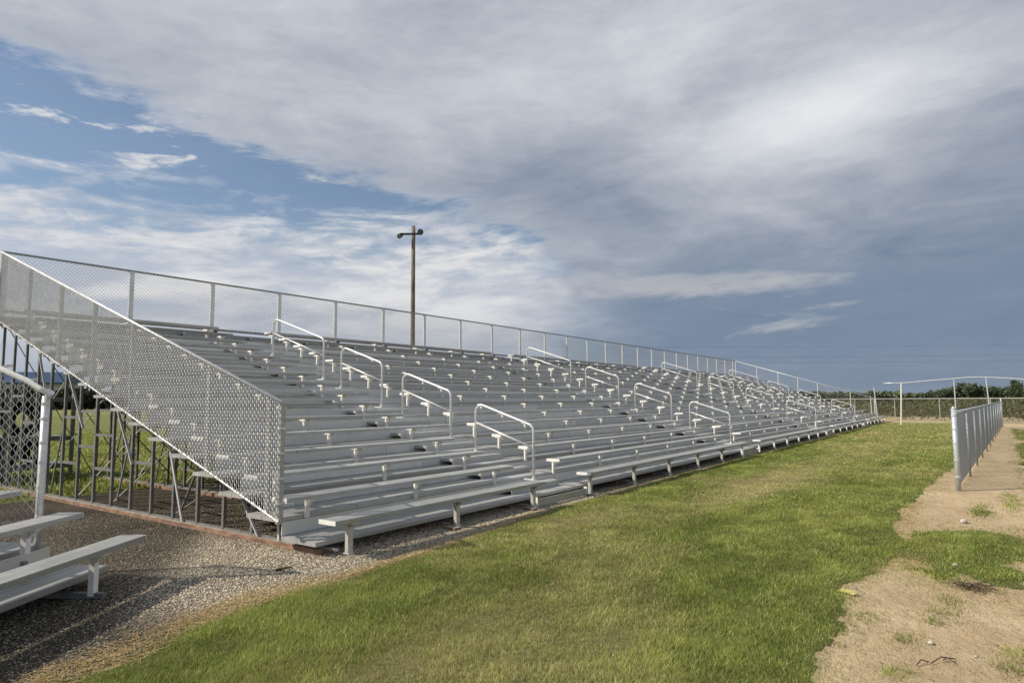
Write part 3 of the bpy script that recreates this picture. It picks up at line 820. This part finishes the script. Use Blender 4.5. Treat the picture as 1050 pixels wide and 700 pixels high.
chain_link((gx, gy + .05, 0), (0, 1, 0), 2.0, lambda s: sgb(gy + s), lambda s: sgt(gy + s), sg, 'wire', d=.082, r=.0026, weave=.006, parent_local=True)
m = MB(); m.tube([(gx + .01, gy + .045, .35), (gx + .01, gy + .045, sgt(gy) - .06)], .006, 6); m.build('tension_bar', 'rail', sg, True)

# ------------------------------------------------------------------ right-hand chain link fence
fa = Vector((14.43, .42, 0)); fb = Vector((47.5, -.92, 0)); fd = (fb - fa).normalized(); FL = (fb - fa).length
rf = empty('chain_link_fence', fa)
tag(rf, 'blue grey galvanised chain link fence running away across the dirt on the right', 'fence')
MB().tube([fa + Vector((0, 0, 0)), fa + Vector((0, 0, 1.47))], .043, 14).build('post', 'bluegalv', rf, smooth_=True)
MB().tube([fa + Vector((0, 0, 1.47)), fa + Vector((0, 0, 1.485)), fa + Vector((0, 0, 1.51))], .048, 14, r2=.02).build('post_cap', 'bluegalv', rf, smooth_=True)
for k in range(1, 13):
    p = fa + fd * (FL * k / 12) + Vector((fd.y, -fd.x, 0)) * (.03 if k < 12 else 0); h = 1.42 if k < 12 else 1.62
    MB().tube([p, p + Vector((0, 0, h))], .022 if k < 12 else .040, 10).build('post', 'linepost' if k < 12 else 'bluegalv', rf, smooth_=True)
MB().tube([fa + Vector((0, 0, 1.40)), fa + fd * FL + Vector((0, 0, 1.44))], .021, 8).build('top_rail', 'bluegalv', rf, smooth_=True)
chain_link(fa - Vector((-fd.y, fd.x, 0)) * -.035, tuple(fd), FL, lambda s: .04, lambda s: 1.43, rf, 'linepost', d=.095, r=.0055, weave=.012)
for z in (.25, .55, .85, 1.1, 1.35): MB().tube([fa + Vector((0, 0, z - .012)), fa + Vector((0, 0, z + .012))], .050, 12).build('tie_band', 'bluegalv', rf)
MB().tube([fa + fd * .06 + Vector((0, 0, .05)), fa + fd * .06 + Vector((0, 0, 1.40))], .007, 6).build('tension_bar', 'bluegalv', rf)

# ------------------------------------------------------------------ far boundary fence
ba = Vector((62.5, 14.6, 0)); bd = (Vector((53.4, -1.65, 0)) - Vector((58.5, 7.34, 0))).normalized(); BL = 38.
bf = empty('chain_link_fence', ba)
tag(bf, 'low far chain link fence between the lawn and the weedy field', 'fence')
MB().tube([ba + Vector((0, 0, 1.62)), ba + bd * BL + Vector((0, 0, 1.62))], .030, 6).build('top_rail', 'sidepost', bf)
for k in range(12):
    p = ba + bd * (3.35 * k + .6)
    MB().tube([p, p + Vector((0, 0, 1.65))], .034, 8).build('post', 'sidepost', bf)
diamond_sheet(ba, tuple(bd), BL, .03, 1.60, bf, 'frame', d=.10, r=.0018)
def lone_post(x, y, h, lean, r, label):
    o = MB().tube([(x, y, 0), (x + lean * R0.x, y + lean * R0.y, h)], r, 8)
    o.tube([(x + lean * R0.x, y + lean * R0.y, h), (x + lean * R0.x, y + lean * R0.y, h + .04)], r * 1.15, 8)
    tag(o.build('fence_post', 'bluegalv', None), label, 'post')
lone_post(56.4, 6.4, 2.45, -.18, .05, 'thin leaning grey post just past the end of the large bleachers')

# arched pipe gateway
ga_ = [Vector((47.2, y, z)) for y, z in ((4.95, 2.60), (4.4, 2.60), (3.75, 2.60), (2.6, 2.70), (1.26, 2.80), (.6, 2.86), (-.06, 2.86), (-1.2, 2.78), (-2.2, 2.68), (-3.6, 2.5))]
gw = MB().tube(ga_, .038, 8).build('pipe_gateway', 'bluegalv', None, smooth_=True)
tag(gw, 'long white pipe arch raised on slim white posts over the far entrance', 'gateway')
for (y, z, ln) in ((3.9, 2.60, -.35), (1.26, 2.79, .02), (-.30, 2.85, .35)):
    MB().tube([(47.2, y - ln * .6 if ln < .3 else y - .1, 0), (47.2, y - .0 if ln > -.3 else y + .08, z - .05)], .045 if ln < -.3 else .038, 8).build('post', 'whitepipe' if ln < -.3 else 'bluegalv', gw)

# ------------------------------------------------------------------ light pole
lx, ly = 22.0, 21.31
lp = empty('light_pole', (lx, ly, 0))
tag(lp, 'tall brown timber pole carrying two dark floodlights behind the bleachers', 'light pole')
TOPZ = 9.85
MB().tube([(lx, ly, 0), (lx, ly, 3.5), (lx, ly, 7), (lx, ly, TOPZ)], .118, 12, r2=.085).build('pole', 'timber', lp, smooth_=True)
ca = Vector((lx, ly, TOPZ - .42))
MB().bar(ca - R0 * .62 - F0 * .16, ca + R0 * .30 - F0 * .16, .06, .09).build('cross_arm', 'dark', lp)
for s, zz_, sc_ in ((-.60, -.10, .62), (.33, .10, .76)):
    c = ca + R0 * s - F0 * .16 + ZZ * zz_
    ax = (R0 * (-.45 if s < 0 else .35) - F0 * .9 - ZZ * .35).normalized()
    pts = [c - ax * .22 * sc_, c - ax * .16 * sc_, c + ax * .02, c + ax * .12 * sc_]
    fl = MB()
    rad = [.06, .12, .17, .19]
    # lathe along ax
    u = ax.cross(ZZ).normalized(); w = ax.cross(u); vs = []; n = 16
    for p, r_ in zip(pts, rad):
        for k in range(n): vs.append(p + u * r_ * sc_ * cos(2 * pi * k / n) + w * r_ * sc_ * sin(2 * pi * k / n))
    fs = [(j * n + k, j * n + (k + 1) % n, (j + 1) * n + (k + 1) % n, (j + 1) * n + k) for j in range(3) for k in range(n)] + [tuple(range(n))]
    fl.add(vs, fs); fo = fl.build('floodlight', 'dark', lp, smooth_=True)
    g = MB(); pc = c + ax * .10 * sc_
    g.add([pc + u * .175 * sc_ * cos(2 * pi * k / n) + w * .175 * sc_ * sin(2 * pi * k / n) for k in range(n)], [tuple(range(n - 1, -1, -1))])
    g.build('lens', 'lens', fo)
    MB().bar(ca + R0 * (s * .6) - F0 * .16, c - ax * .1, .04).build('mount_arm', 'dark', fo)

# ------------------------------------------------------------------ far building beyond the grass on the left
bx = Vector((21.0, 61.0, 0))
def at(px, py, dist):      # world point on the ray through a photo pixel at ground distance dist (for planning only)
    pass
bu = empty('barn', (45, 212, 0))
tag(bu, 'low distant barn with cream walls under a dark blue metal roof', 'building')
BA = Vector((16, 255, 0)); BB = Vector((76.5, 207.5, 0)); bt = (BB - BA).normalized(); bn = Vector((-bt.y, bt.x, 0))
if bn.dot(F0) < 0: bn = -bn
def bquad(name, m_, pts, par=bu):
    b_ = MB(); b_.add(pts, [tuple(range(len(pts)))]); return b_.build(name, m_, par)
Hh = 7.4
wl = MB(); P4 = [BA, BB, BB + bn * 14, BA + bn * 14]
wl.add([p for p in P4] + [p + ZZ * Hh for p in P4], [(0, 1, 5, 4), (1, 2, 6, 5), (2, 3, 7, 6), (3, 0, 4, 7)]); wl.build('wall', 'cream', bu)
rfm = MB(); q0, q1 = BA - bn * .8 - bt, BB - bn * .8 + bt; r0, r1 = BA + bn * 7 - bt, BB + bn * 7 + bt; t0_, t1_ = BA + bn * 15 - bt, BB + bn * 15 + bt
rfm.add([q0 + ZZ * 7.2, q1 + ZZ * 7.2, r1 + ZZ * 10.4, r0 + ZZ * 10.4, t1_ + ZZ * 7.2, t0_ + ZZ * 7.2, q0 + ZZ * 6.9, q1 + ZZ * 6.9], [(0, 1, 2, 3), (3, 2, 4, 5), (6, 7, 1, 0), (1, 4, 2)])
rfm.build('roof', 'blue', bu)

# stacked tyres on a steel rack behind the small bleacher
tr = empty('tyre_rack', (4.0, 17.5, 0))
tag(tr, 'grey steel rack packed with black tyres seen through the mesh at the far left', 'rack')
RX0, RX1, RY0 = 1.4, 6.55, 17.2
m = MB()
for z in (.24, .86, 1.74): m.box(RX0, RX1, RY0 - .03, RY0 + .75, z - .05, z + .05)
for x in np.linspace(RX0, RX1, 5): m.box(x - .04, x + .04, RY0 - .08, RY0 - .032, 0, 1.92)
m.build('shelf_frame', 'dullrail', tr)
for z0, TR in ((.29, .262), (.91, .385)):
    x = RX0 + TR
    while x < RX1 - TR * .6:
        t = MB(); n = 16; vs = []; fs = []
        for k in range(n):
            a = 2 * pi * k / n
            for (rr, yy) in ((TR * .5, -.09), (TR * .95, -.10), (TR, 0), (TR * .95, .10), (TR * .5, .09)):
                vs.append((x + rr * cos(a), RY0 + .35 + yy * 2.6, z0 + TR + rr * sin(a)))
        for k in range(n):
            for j in range(5):
                fs.append((k * 5 + j, k * 5 + (j + 1) % 5, ((k + 1) % n) * 5 + (j + 1) % 5, ((k + 1) % n) * 5 + j))
        t.add(vs, fs); tag(t.build('tyre', 'rubber', None, smooth_=True), 'black tyre standing in a row on the grey steel rack at far left', 'tyre', 'tyres standing on the steel rack')
        x += TR * 2 + .01

# ------------------------------------------------------------------ vegetation
def leaf_cloud(n, pos, size, cols, flat=False):
    """n quads around pos (n,3)"""
    a = rng.normal(size=(n, 3)); a /= np.linalg.norm(a, axis=1)[:, None]
    b = np.cross(a, rng.normal(size=(n, 3))); b /= np.linalg.norm(b, axis=1)[:, None]
    s = size[:, None] * (.6 + .8 * rng.random((n, 1)))
    V = np.stack([pos - a * s, pos - b * s * .5, pos + a * s, pos + b * s * .5], 1).reshape(-1, 3)
    return V, np.arange(n * 4).reshape(n, 4), np.repeat(cols, 4, axis=0)
# weedy field beyond the far fence: dense tall stalks
n = 130000
s = rng.random(n) * 150 - 30; dpt = 2.2 + rng.random(n) ** 1.8 * 190
nrmb = Vector((-bd.y, bd.x, 0));
if nrmb.dot(F0) < 0: nrmb = -nrmb
px = ba.x + bd.x * s + nrmb.x * dpt; py = ba.y + bd.y * s + nrmb.y * dpt
k = in_view(px, py, .05); px, py, dpt = px[k], py[k], dpt[k]; n = len(px)
hh = (.75 + .5 * fbm(px * .08, py * .08, 5) + .3 * rng.random(n)) * (1 + dpt * .004)
pz = hh * rng.random(n) ** .6
tone = fbm(px * .05, py * .12, 33, 4)[:, None]; rr = rng.random((n, 1))
cols = np.array([[.060, .080, .028]]) * (1 - tone) + np.array([[.13, .125, .06]]) * tone
cols = cols * (.5 + .9 * rr) + (rng.random((n, 1)) < .08) * np.array([[.10, .085, .05]])
V, Fq, C = leaf_cloud(n, np.stack([px, py, pz], 1), .11 + .002 * dpt, cols)
tag(np_mesh('tall_weeds', V, Fq, 'leaf', C), 'tall dull green and brown weeds filling the field beyond the far fence', 'weeds', kind='stuff')
# distant wood
def wood(name, dist, h0, h1, az0, az1, n, col, label, size=.5, seed=4):
    az = np.radians(az0 + rng.random(n) * (az1 - az0)); D = dist * (1 + rng.random(n) * .12)
    x = D * (np.cos(az) * F0.x + np.sin(az) * R0.x); y = D * (np.cos(az) * F0.y + np.sin(az) * R0.y)
    q = np.degrees(az)
    prof = h0 + (h1 - h0) * (.55 * fbm(q * 1.4 + 50, q * 0, seed, 3) + .45 * np.abs(np.sin(q * 4.1 + 3 * np.sin(q * 1.7))))
    z = prof * rng.random(n) ** .75
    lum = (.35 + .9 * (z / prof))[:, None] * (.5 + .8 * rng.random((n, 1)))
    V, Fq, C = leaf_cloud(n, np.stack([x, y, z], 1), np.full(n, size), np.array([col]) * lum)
    tag(np_mesh(name, V, Fq, 'leaf', C), label, 'trees', kind='stuff')
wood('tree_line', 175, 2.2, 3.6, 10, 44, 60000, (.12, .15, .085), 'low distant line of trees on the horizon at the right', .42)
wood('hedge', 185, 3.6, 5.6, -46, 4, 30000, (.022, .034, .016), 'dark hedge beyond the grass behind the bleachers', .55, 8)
# a few taller individual trees standing out of the line
def tree(px, dist, h, w, label):
    az = math.atan((px - 525) / FPX)
    x = dist * (cos(az) * F0.x + sin(az) * R0.x); y = dist * (cos(az) * F0.y + sin(az) * R0.y)
    t = empty('tree', (x, y, 0)); tag(t, label, 'tree', 'taller trees rising from the distant tree line')
    tk = MB().tube([(x, y, 0), (x + .1, y, h * .4), (x, y + .1, h * .8)], .22, 8, r2=.06)
    for j in range(6):
        a = j * 1.1; z = h * (.35 + .08 * j); tk.tube([(x, y, z), (x + cos(a) * w * .35, y + sin(a) * w * .35, z + h * .16)], .07, 5, r2=.02)
    tk.build('trunk', 'twig', t)
    n = 2600; V = []
    cl = rng.normal(size=(14, 3)) * np.array([w * .24, w * .24, h * .16]) + np.array([x, y, h * .66])
    idx = rng.integers(0, 14, n); P = cl[idx] + rng.normal(size=(n, 3)) * np.array([w * .11, w * .11, h * .075])
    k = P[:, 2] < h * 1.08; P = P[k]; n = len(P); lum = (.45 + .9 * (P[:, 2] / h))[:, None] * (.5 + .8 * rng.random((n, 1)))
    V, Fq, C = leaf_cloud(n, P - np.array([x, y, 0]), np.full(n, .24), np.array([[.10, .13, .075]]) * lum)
    np_mesh('crown', V, Fq, 'leaf', C, t)
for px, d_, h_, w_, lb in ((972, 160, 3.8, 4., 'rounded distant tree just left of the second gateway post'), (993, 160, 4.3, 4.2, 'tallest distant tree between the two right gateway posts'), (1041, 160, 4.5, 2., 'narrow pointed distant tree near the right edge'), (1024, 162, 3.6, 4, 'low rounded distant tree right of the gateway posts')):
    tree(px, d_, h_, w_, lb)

# ------------------------------------------------------------------ small things on the dirt
def rock(x, y, s, label):
    base = ico * (1 + (rng.random((12, 1)) - .5) * .4) * np.array([s, s * .75, s * .5]) + np.array([x, y, s * .28])
    m = MB(); m.add([tuple(v) for v in base], [tuple(int(i) for i in f) for f in icf]); o = m.build('rock', 'rock', None, smooth_=False)
    mod = o.modifiers.new('sub', 'SUBSURF'); mod.levels = 2; mod.render_levels = 2
    tag(o, label, 'rock')
rock(5.42, .37, .036, 'pale round rock on the dirt near a strip of low weeds')
rock(5.32, .12, .018, 'tiny white stone beside the grass tuft at lower right')
rock(10.8, .28, .08, 'whitish lump of soil above the grass tongue on the dirt')
rock(8.0, .30, .05, 'brown rounded rock beside the straw heap at the grass edge')
m = MB()
for j in range(46):
    a = random.random() * 2 * pi; r = random.random() * .16; x = 7.1 + r * cos(a) * .7 + .0; y = .15 + r * sin(a) * 1.1
    b = random.random() * 2 * pi; l = .05 + random.random() * .12
    m.tube([(x, y, .01 + random.random() * .03), (x + cos(b) * l * .5, y + sin(b) * l * .5, .03 + random.random() * .05), (x + cos(b) * l, y + sin(b) * l, .01 + random.random() * .03)], .005, 5, r2=.002)
tag(m.build('twig_clump', 'twig', None), 'dark clump of dead twigs lying on the bare dirt', 'twigs')
m = MB()
for (p, q) in (((5.0, .35), (5.18, .23)), ((5.02, .36), (4.92, .42)), ((5.1, .29), (5.1, .22))):
    m.tube([(p[0], p[1], .012), ((p[0] + q[0]) / 2 + .01, (p[1] + q[1]) / 2 + .01, .03), (q[0], q[1], .01)], .004, 5)
tag(m.build('stick', 'twig', None), 'thin crooked stick on the dirt below the pale rock', 'stick')
m = MB()
m.add([(6.36, 1.11, .02), (6.40, 1.06, .035), (6.38, .99, .04), (6.33, 1.02, .02), (6.34, .95, .03), (6.30, .97, .015)], [(0, 1, 2, 3), (3, 2, 4, 5)])
tag(m.build('litter', 'yellow', None), 'small crumpled yellow scrap at the edge of the grass', 'litter')
m = MB(); m.tube([(4.05, 5.75, .015), (4.12, 5.70, .03), (4.20, 5.70, .02)], .016, 6, r2=.006)
tag(m.build('bark_chip', 'twig', None), 'dark bark chip on the gravel near the bleacher corner', 'bark chip')
m = MB()
m.tube([(1.25, 7.25, .03), (1.85, 7.5, .08), (2.0, 7.8, .05)], .022, 6)

# ------------------------------------------------------------------ overhead wires far off
for j, (z, sag) in enumerate(((21, 1.2), (17.5, 1.3), (15.5, 1.3))):
    A = F0 * 230 - R0 * 60; B = F0 * 230 + R0 * 260
    pts = [A.lerp(B, t) + ZZ * (z - 4 * sag * t * (1 - t)) for t in np.linspace(0, 1, 24)]
    o = MB().tube(pts, .025, 4).build('power_line', 'dark', None)
    tag(o, ['highest', 'middle', 'lowest'][j] + ' of three thin power lines across the grey sky', 'power line', 'power lines')

# ------------------------------------------------------------------ sun + sky
sd = Vector((-1.0, 1.0, 1.08)).normalized()
sun_el = math.asin(sd.z)
sl = bpy.data.lights.new('sun', 'SUN'); sl.energy = 4.8; sl.angle = radians(.6); sl.color = (1., .90, .74)
so = bpy.data.objects.new('sun', sl); COL.objects.link(so); so.rotation_euler = (-sd).to_track_quat('-Z', 'Y').to_euler(); so.location = (0, 0, 30)

w = bpy.data.worlds.new('World'); scene.world = w; w.use_nodes = True
nt = w.node_tree; nt.nodes.clear(); out = nt.nodes.new('ShaderNodeOutputWorld')
sky = nt.nodes.new('ShaderNodeTexSky'); sky.sky_type = 'NISHITA'; sky.sun_disc = False
sky.sun_elevation = sun_el; sky.sun_rotation = math.atan2(sd.x, sd.y); sky.air_density = 1.; sky.dust_density = .6; sky.ozone_density = 1.2
bgs = nt.nodes.new('ShaderNodeBackground'); bgs.inputs[1].default_value = .10
L(nt, sky.outputs[0], bgs.inputs[0])
D = nt.nodes.new('ShaderNodeTexCoord').outputs['Generated']
def vdot(v):
    n = nt.nodes.new('ShaderNodeVectorMath'); n.operation = 'DOT_PRODUCT'; L(nt, D, n.inputs[0]); n.inputs[1].default_value = v; return n.outputs['Value']
xr, yf, zz = vdot(tuple(R0)), vdot(tuple(F0)), vdot((0, 0, 1))
deg = 180 / pi
az = mth(nt, 'MULTIPLY', mth(nt, 'ARCTAN2', xr, yf), deg)
el = mth(nt, 'MULTIPLY', mth(nt, 'ARCSINE', zz), deg)
# cloud-plane coordinates
zc = mth(nt, 'ADD', mth(nt, 'MAXIMUM', zz, 0.), .16)
cb = nt.nodes.new('ShaderNodeCombineXYZ'); L(nt, mth(nt, 'DIVIDE', xr, zc), cb.inputs[0]); L(nt, mth(nt, 'DIVIDE', yf, zc), cb.inputs[1])
CP = cb.outputs[0]
ca_ = nt.nodes.new('ShaderNodeCombineXYZ'); L(nt, mth(nt, 'MULTIPLY', az, .05), ca_.inputs[0]); L(nt, mth(nt, 'MULTIPLY', el, .14), ca_.inputs[1])
AE = mapping(nt, ca_.outputs[0], rot=(0, 0, radians(-16)))
n_big = noise(nt, CP, .75, 6, .5, .4); n_mid = noise(nt, mapping(nt, CP, loc=(4, 2, 0)), 2.2, 8, .6, .6); n_w = noise(nt, mapping(nt, AE, (1, 1.6, 1), loc=(2.3, 5, 0)), 2.2, 10, .62, .5)
n_f = noise(nt, mapping(nt, AE, (1, 1.3, 1), loc=(7, 1, 3)), 5.5, 8, .6, .3)
n_s = noise(nt, mapping(nt, AE, (1, 1.5, 1), loc=(1, 9, 2)), 1.7, 5, .5, .4)
def blob(a0, e0, sa, se, k=0.):
    da = mth(nt, 'DIVIDE', mth(nt, 'SUBTRACT', az, a0), sa)
    de = mth(nt, 'DIVIDE', mth(nt, 'SUBTRACT', mth(nt, 'ADD', el, mth(nt, 'MULTIPLY', mth(nt, 'SUBTRACT', az, a0), k)), e0), se)
    s = mth(nt, 'ADD', mth(nt, 'MULTIPLY', da, da), mth(nt, 'MULTIPLY', de, de))
    return mth(nt, 'EXPONENT', mth(nt, 'MULTIPLY', s, -1.))
def cen(x, k): return mth(nt, 'MULTIPLY', mth(nt, 'SUBTRACT', x, .5), k)
# edge of the upper bank
edge = mth(nt, 'ADD', 15.2, mth(nt, 'MULTIPLY', mth(nt, 'ADD', az, 2.), -.235))
edge = mth(nt, 'SUBTRACT', edge, mth(nt, 'MULTIPLY', smooth(nt, az, 0., 14.), 14.))
up = smooth(nt, mth(nt, 'ADD', mth(nt, 'SUBTRACT', el, edge), mth(nt, 'ADD', cen(n_w, 7.), mth(nt, 'ADD', cen(n_mid, 3.), cen(n_f, 3.)))), -.8, 1.9)
# lower band
lowt = mth(nt, 'ADD', mth(nt, 'SUBTRACT', 16.6, el), mth(nt, 'ADD', cen(n_w, 16.), cen(n_f, 5.)))
low = mth(nt, 'MULTIPLY', smooth(nt, lowt, -1.5, 5.), .93)
lowd = mth(nt, 'MULTIPLY', low, mth(nt, 'SUBTRACT', 1., mth(nt, 'MULTIPLY', smooth(nt, mth(nt, 'ADD', n_f, cen(n_w, .5)), .60, .42), smooth(nt, el, 8., 12., 0., .22))))
wisp = mth(nt, 'MULTIPLY', smooth(nt, mth(nt, 'ADD', n_w, cen(n_f, .6)), .57, .69), smooth(nt, az, 12., 2., 0., .75))
cov = mth(nt, 'MAXIMUM', mth(nt, 'MAXIMUM', mth(nt, 'MAXIMUM', up, lowd), wisp), .05)
# brightness of the upper bank
b = mth(nt, 'ADD', .465, mth(nt, 'ADD', cen(n_big, .36), mth(nt, 'ADD', cen(n_mid, .42), cen(n_f, .16))))
b = mth(nt, 'ADD', b, mth(nt, 'MULTIPLY', blob(26, 22.0, 11, 3.0, -.14), .34))
b = mth(nt, 'ADD', b, mth(nt, 'MULTIPLY', blob(-5, 25, 7, 4., 0.), .07))
b = mth(nt, 'ADD', b, mth(nt, 'MULTIPLY', blob(-22, 30, 18, 6), .10))
b = mth(nt, 'ADD', b, mth(nt, 'MULTIPLY', blob(12, 30, 12, 5), .10))
b = mth(nt, 'SUBTRACT', b, mth(nt, 'MULTIPLY', blob(4, 18.5, 10, 4.0, .1), .20))
b = mth(nt, 'SUBTRACT', b, mth(nt, 'MULTIPLY', mth(nt, 'MULTIPLY', smooth(nt, az, -2., 22.), smooth(nt, el, 16., 8.)), .19))
b = mth(nt, 'SUBTRACT', b, mth(nt, 'MULTIPLY', blob(38, 15, 8, 5), .07))
b = mth(nt, 'MAXIMUM', b, .13)
cr = nt.nodes.new('ShaderNodeValToRGB'); L(nt, b, cr.inputs[0])
e = cr.color_ramp.elements
e[0].position = .12; e[0].color = (.13, .18, .255, 1)
e[1].position = .80; e[1].color = (.78, .80, .82, 1)
for p_, c_ in ((.22, (.20, .26, .355, 1)), (.34, (.295, .34, .42, 1)), (.48, (.44, .475, .54, 1)), (.62, (.60, .63, .68, 1))):
    q_ = cr.color_ramp.elements.new(p_); q_.color = c_
upc = cr.outputs[0]
# lower band colour: whitish left, blue-grey right and near the horizon
lb = mth(nt, 'ADD', .5, mth(nt, 'ADD', cen(n_f, .55), mth(nt, 'ADD', cen(n_w, .7), cen(n_s, 1.5))))
lc = mixc(nt, smooth(nt, lb, .25, .75), (.50, .54, .62), (.80, .79, .785))
lc = mixc(nt, mth(nt, 'MULTIPLY', smooth(nt, el, 9.5, 2.), .8), lc, (.34, .40, .51))
right = smooth(nt, mth(nt, 'ADD', az, cen(n_w, 14.)), -2., 16.)
rc = mixc(nt, smooth(nt, mth(nt, 'ADD', mth(nt, 'ADD', .5, mth(nt, 'ADD', cen(n_s, 1.6), cen(n_w, 1.))), mth(nt, 'MULTIPLY', blob(13, 9.9, 15, 1.0, .06), .42)), .62, 1.0), (.185, .25, .355), (.52, .53, .545))
rc = mixc(nt, mth(nt, 'MULTIPLY', smooth(nt, el, 4.5, 1.), .6), rc, (.24, .285, .36))
lc = mixc(nt, right, lc, rc)
cc_ = mixc(nt, up, lc, upc)
blend_r = mth(nt, 'MULTIPLY', mth(nt, 'MULTIPLY', right, smooth(nt, el, 13., 8.)), .8)
cc_ = mixc(nt, blend_r, cc_, rc)
bgc = nt.nodes.new('ShaderNodeBackground'); bgc.inputs[1].default_value = 1.0; L(nt, cc_, bgc.inputs[0])
mx = nt.nodes.new('ShaderNodeMixShader'); L(nt, cov, mx.inputs[0]); L(nt, bgs.outputs[0], mx.inputs[1]); L(nt, bgc.outputs[0], mx.inputs[2]); L(nt, mx.outputs[0], out.inputs[0])

scene.view_settings.view_transform = 'Standard'; scene.view_settings.look = 'None'; scene.view_settings.exposure = 0; scene.view_settings.gamma = 1
scene.cycles.max_bounces = 6
